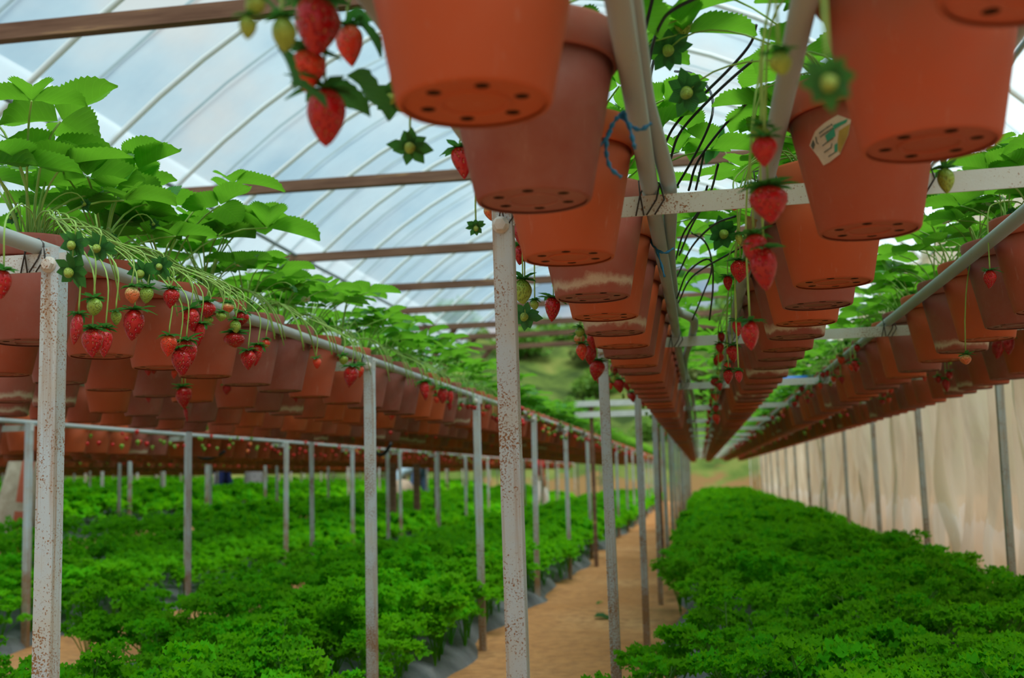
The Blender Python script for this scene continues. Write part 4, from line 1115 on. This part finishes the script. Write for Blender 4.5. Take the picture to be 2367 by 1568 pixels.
# ------------------------------------------------------------------ people working far back
SKIN = plain('skin', (0.42, 0.22, 0.14), 0.55)
def skin_obj(name, J, E, rootj, mat, parent, sub=2):
    me = bpy.data.meshes.new(name); names = list(J)
    me.from_pydata([J[k][0] for k in names], [(names.index(a), names.index(b)) for a, b in E], []); me.update()
    o = link(name, me, parent); 
    sm = o.modifiers.new('skin', 'SKIN'); sm.use_smooth_shade = True
    for i, k in enumerate(names):
        sv = me.skin_vertices[0].data[i]; rad = J[k][1]; sv.radius = (rad, rad) if not isinstance(rad, tuple) else rad; sv.use_root = (k == rootj)
    ss = o.modifiers.new('sub', 'SUBSURF'); ss.levels = sub; ss.render_levels = sub
    me.materials.append(mat); return o
def person(loc, rz, label, bend, shirt, trous, hat=None, extra=None):
    root = thing('person', label, 'person', loc, None, (0, 0, rz))
    hipz = 0.90
    # forward is +X; bend tips the trunk
    def tr(dx, dz, dy=0.0):
        c, s = math.cos(bend), math.sin(bend)
        return (dx * c + dz * s, dy, hipz + 0.02 + dz * c - dx * s)
    J = {'pel': ((0, 0, hipz), 0.13), 'waist': (tr(0, 0.16), 0.12), 'chest': (tr(0, 0.38), (0.15, 0.12)), 'neck': (tr(0, 0.52), 0.055), 'nk2': (tr(0.02, 0.58), 0.052), 'head': (tr(0.05, 0.68), (0.085, 0.095)), 'crown': (tr(0.04, 0.76), 0.07), 'nose': (tr(0.14, 0.66), 0.018)}
    E = [('pel','waist'),('waist','chest'),('chest','neck'),('neck','nk2'),('nk2','head'),('head','crown'),('head','nose')]
    for s, n in ((1, 'l'), (-1, 'r')):
        st = 0.16 * s
        J['hip'+n] = ((0.0, 0.09*s, hipz-0.06), 0.10); J['knee'+n] = ((0.05 + st*0.6, 0.10*s, 0.48), 0.065); J['ank'+n] = ((st, 0.10*s, 0.09), 0.045); J['toe'+n] = ((st + 0.15, 0.11*s, 0.035), 0.035)
        E += [('pel','hip'+n),('hip'+n,'knee'+n),('knee'+n,'ank'+n),('ank'+n,'toe'+n)]
        sh = Vector(tr(0, 0.44, 0.19*s)); J['sh'+n] = (tuple(sh), 0.065)
        el = sh + Vector((0.10 if bend > 0.3 else 0.02, 0.05*s, -0.27)); J['el'+n] = (tuple(el), 0.048)
        wr = el + Vector((0.10 if bend > 0.3 else 0.05, -0.02*s, -0.23)); J['wr'+n] = (tuple(wr), 0.032)
        pa = wr + Vector((0.015, 0, -0.07)); J['pa'+n] = (tuple(pa), (0.036, 0.018))
        E += [('chest','sh'+n),('sh'+n,'el'+n),('el'+n,'wr'+n),('wr'+n,'pa'+n)]
        for f in range(4):
            a = pa + Vector((0.02 - 0.018*f, 0.0, -0.03)); b = a + Vector((0.01, -0.012*s, -0.035 - 0.012*(f in (1, 2))))
            J[f'fa{f}{n}'] = (tuple(a), 0.009); J[f'fb{f}{n}'] = (tuple(b), 0.008); E += [('pa'+n, f'fa{f}{n}'), (f'fa{f}{n}', f'fb{f}{n}')]
        t1 = wr + Vector((0.045, -0.01*s, -0.05)); J['th'+n] = (tuple(t1), 0.010); J['tb'+n] = (tuple(t1 + Vector((0.012, 0, -0.04))), 0.009); E += [('wr'+n,'th'+n),('th'+n,'tb'+n)]
    skin_obj('body', J, E, 'pel', SKIN, root)
    def grow(keys, k): return {q: (J[q][0], tuple(v + k for v in J[q][1]) if isinstance(J[q][1], tuple) else J[q][1] + k) for q in keys}
    ks = ['pel','waist','chest','neck'] + [a+n for n in 'lr' for a in ('sh','el')]
    skin_obj('shirt', grow(ks, 0.022), [('pel','waist'),('waist','chest'),('chest','neck')] + [e for n in 'lr' for e in (('chest','sh'+n),('sh'+n,'el'+n))], 'waist', shirt, root)
    kt = ['pel'] + [a+n for n in 'lr' for a in ('hip','knee','ank')]
    skin_obj('trousers', grow(kt, 0.024), [e for n in 'lr' for e in (('pel','hip'+n),('hip'+n,'knee'+n),('knee'+n,'ank'+n))], 'pel', trous, root)
    hc_ = Vector(J['crown'][0]); hm = MB().lathe([(0.0001, 0.075), (0.06, 0.065), (0.098, 0.01), (0.10, -0.04)], 16)
    if hat:
        hm = MB().lathe([(0.0001, 0.085), (0.07, 0.075), (0.10, 0.0), (0.19, -0.03), (0.185, -0.034), (0.09, -0.006)], 18)
    link('hat' if hat else 'hair', hm.mesh('headwear', hat or WIREM), root, tuple(hc_), (0, bend, 0))
    for s in (1, -1):
        link('shoe', MB().lathe([(0.0001, 0.09), (0.045, 0.08), (0.055, 0.03), (0.05, 0.0), (0.0001, 0.0)], 12).mesh('shoe', BLACK), root, (0.16*s + 0.04, 0.10*s, 0.0), (0, 0, 0), (1.9, 1.0, 1.0))
    return root
SHB = plain('shirt_light_blue', (0.42, 0.62, 0.78), 0.8, 0.2, 0.1, 12); JEAN = plain('jeans', (0.10, 0.19, 0.36), 0.8, 0.2, 0.2, 20); NAVY = plain('navy_cloth', (0.012, 0.022, 0.10), 0.8, 0.2)
WCL = plain('white_cloth', (0.80, 0.80, 0.80), 0.8, 0.2); GREYC = plain('grey_cloth', (0.25, 0.24, 0.22), 0.8); STRAW = plain('straw', (0.66, 0.50, 0.30), 0.8, 0.2, 0.2, 30); REDC = plain('red_cloth', (0.5, 0.03, 0.03), 0.8)
def ground_at(px, Y):
    p = at_y(px, 1150, Y); return (p.x, Y, gz(p.x, Y))
person(ground_at(972, 24.4), math.pi, 'person in light blue shirt and jeans bending over parsley', 2.0, SHB, JEAN, STRAW)
person(ground_at(512, 20.6), math.radians(25), 'standing person in navy trousers behind paired posts', 0.05, GREYC, NAVY)
person(ground_at(1247, 25.6), math.radians(10), 'person in white trousers standing far along middle path', 0.05, REDC, WCL)
bl = at_y(928, 1165, 23.55)
m = MB().lathe([(0.0001, 0.0), (0.26, 0.0), (0.30, 0.12), (0.28, 0.40), (0.16, 0.56), (0.0001, 0.58)], 18)
o = link('harvest_bag', m.mesh('harvest_bag', plain('bag_cloth', (0.40, 0.33, 0.25), 0.85, 0.2, 0.2, 10)), None, (bl.x, 23.55, gz(bl.x, 23.55))); tag(o, 'bulging brownish harvest bag beside bending person', 'bag')
gp = at_x(592, 1150, -8.97); o = link('plastic_bundle', MB().lathe([(0.0001, 0.0), (0.22, 0.0), (0.26, 0.3), (0.22, 0.75), (0.1, 0.95), (0.0001, 1.0)], 14).mesh('plastic_bundle', MULCH), None, (gp.x, gp.y, gz(gp.x, gp.y))); tag(o, 'grey plastic bundle standing in same path as person in navy trousers', 'bundle')

# ------------------------------------------------------------------ bushes on the hillside
def bush_mesh(rr, n, rx, rz, ls, mat):
    m = MB()
    cl = [(rr.uniform(-0.6, 0.6)*rx, rr.uniform(-0.6, 0.6)*rx, rr.uniform(0.25, 0.8)*rz, rr.uniform(0.35, 0.6)) for _ in range(9)]
    for k in range(n):
        c = rr.choice(cl); a = rr.uniform(0, 6.28); b = math.asin(rr.uniform(-0.7, 1)); q = rx * c[3]
        p = Vector((c[0] + q*math.cos(a)*math.cos(b), c[1] + q*math.sin(a)*math.cos(b), max(0.02, c[2] + q*math.sin(b)*0.8)))
        d = Vector((rr.uniform(-1,1), rr.uniform(-1,1), rr.uniform(-0.8,0.5))).normalized(); e = d.cross(Vector((rr.uniform(-1,1), rr.uniform(-1,1), 1))).normalized()
        l = ls * rr.uniform(0.6, 1.3)
        m.add([p, p + d*l*0.5 + e*l*0.28, p + d*l, p + d*l*0.5 - e*l*0.28], [(0, 1, 2, 3)])
    return m
brr = random.Random(9)
BV = [bush_mesh(random.Random(200+i), 1100, 1.0, 1.2, 0.22, BUSH if i < 4 else BUSHD).mesh('foliage', BUSH if i < 4 else BUSHD) for i in range(6)]
trunkm = MB().tube([(0,0,-0.3), (0.05,0,0.4), (0,0.05,0.9)], [0.06, 0.05, 0.03], 6).mesh('trunk', WOOD)
BL = ['bright yellow-green bush', 'fresh green bush', 'leafy pale green bush', 'rounded green bush', 'dull olive bush', 'dry brownish bush']
BPOS = []
for i in range(64):
    best = None
    for tr_ in range(60):          # room for each crown: neighbours brush, they do not stand inside one another
        y = 41.5 + 30 * brr.random() ** 1.2; span = y * 0.62
        x = brr.uniform(-span, y * 0.14 + 4); sz = brr.uniform(0.9, 1.7) * (0.7 + (y - 40) * 0.025)
        gap = min([math.hypot(x - a, y - b) / (1.22 * (sz + c)) for a, b, c in BPOS] or [9])
        if best is None or gap > best[0]: best = (gap, x, y, sz)
        if gap > 1.0: break
    gap, x, y, s = best
    if gap < 0.98: s *= max(0.25, gap * 0.5)
    BPOS.append((x, y, s)); k = brr.randrange(6)
    root = thing('hillside_bush', f'{BL[k]} growing on hillside beyond greenhouse end', 'bush', (x, y, hz(x, y) - 0.1), f'{BL[k]}es on the hillside', (0, 0, brr.uniform(0, 6)))
    link('foliage', BV[k], root, (0, 0, 0), (0, 0, 0), s); link('trunk', trunkm, root, (0, 0, 0), (0, 0, 0), s)
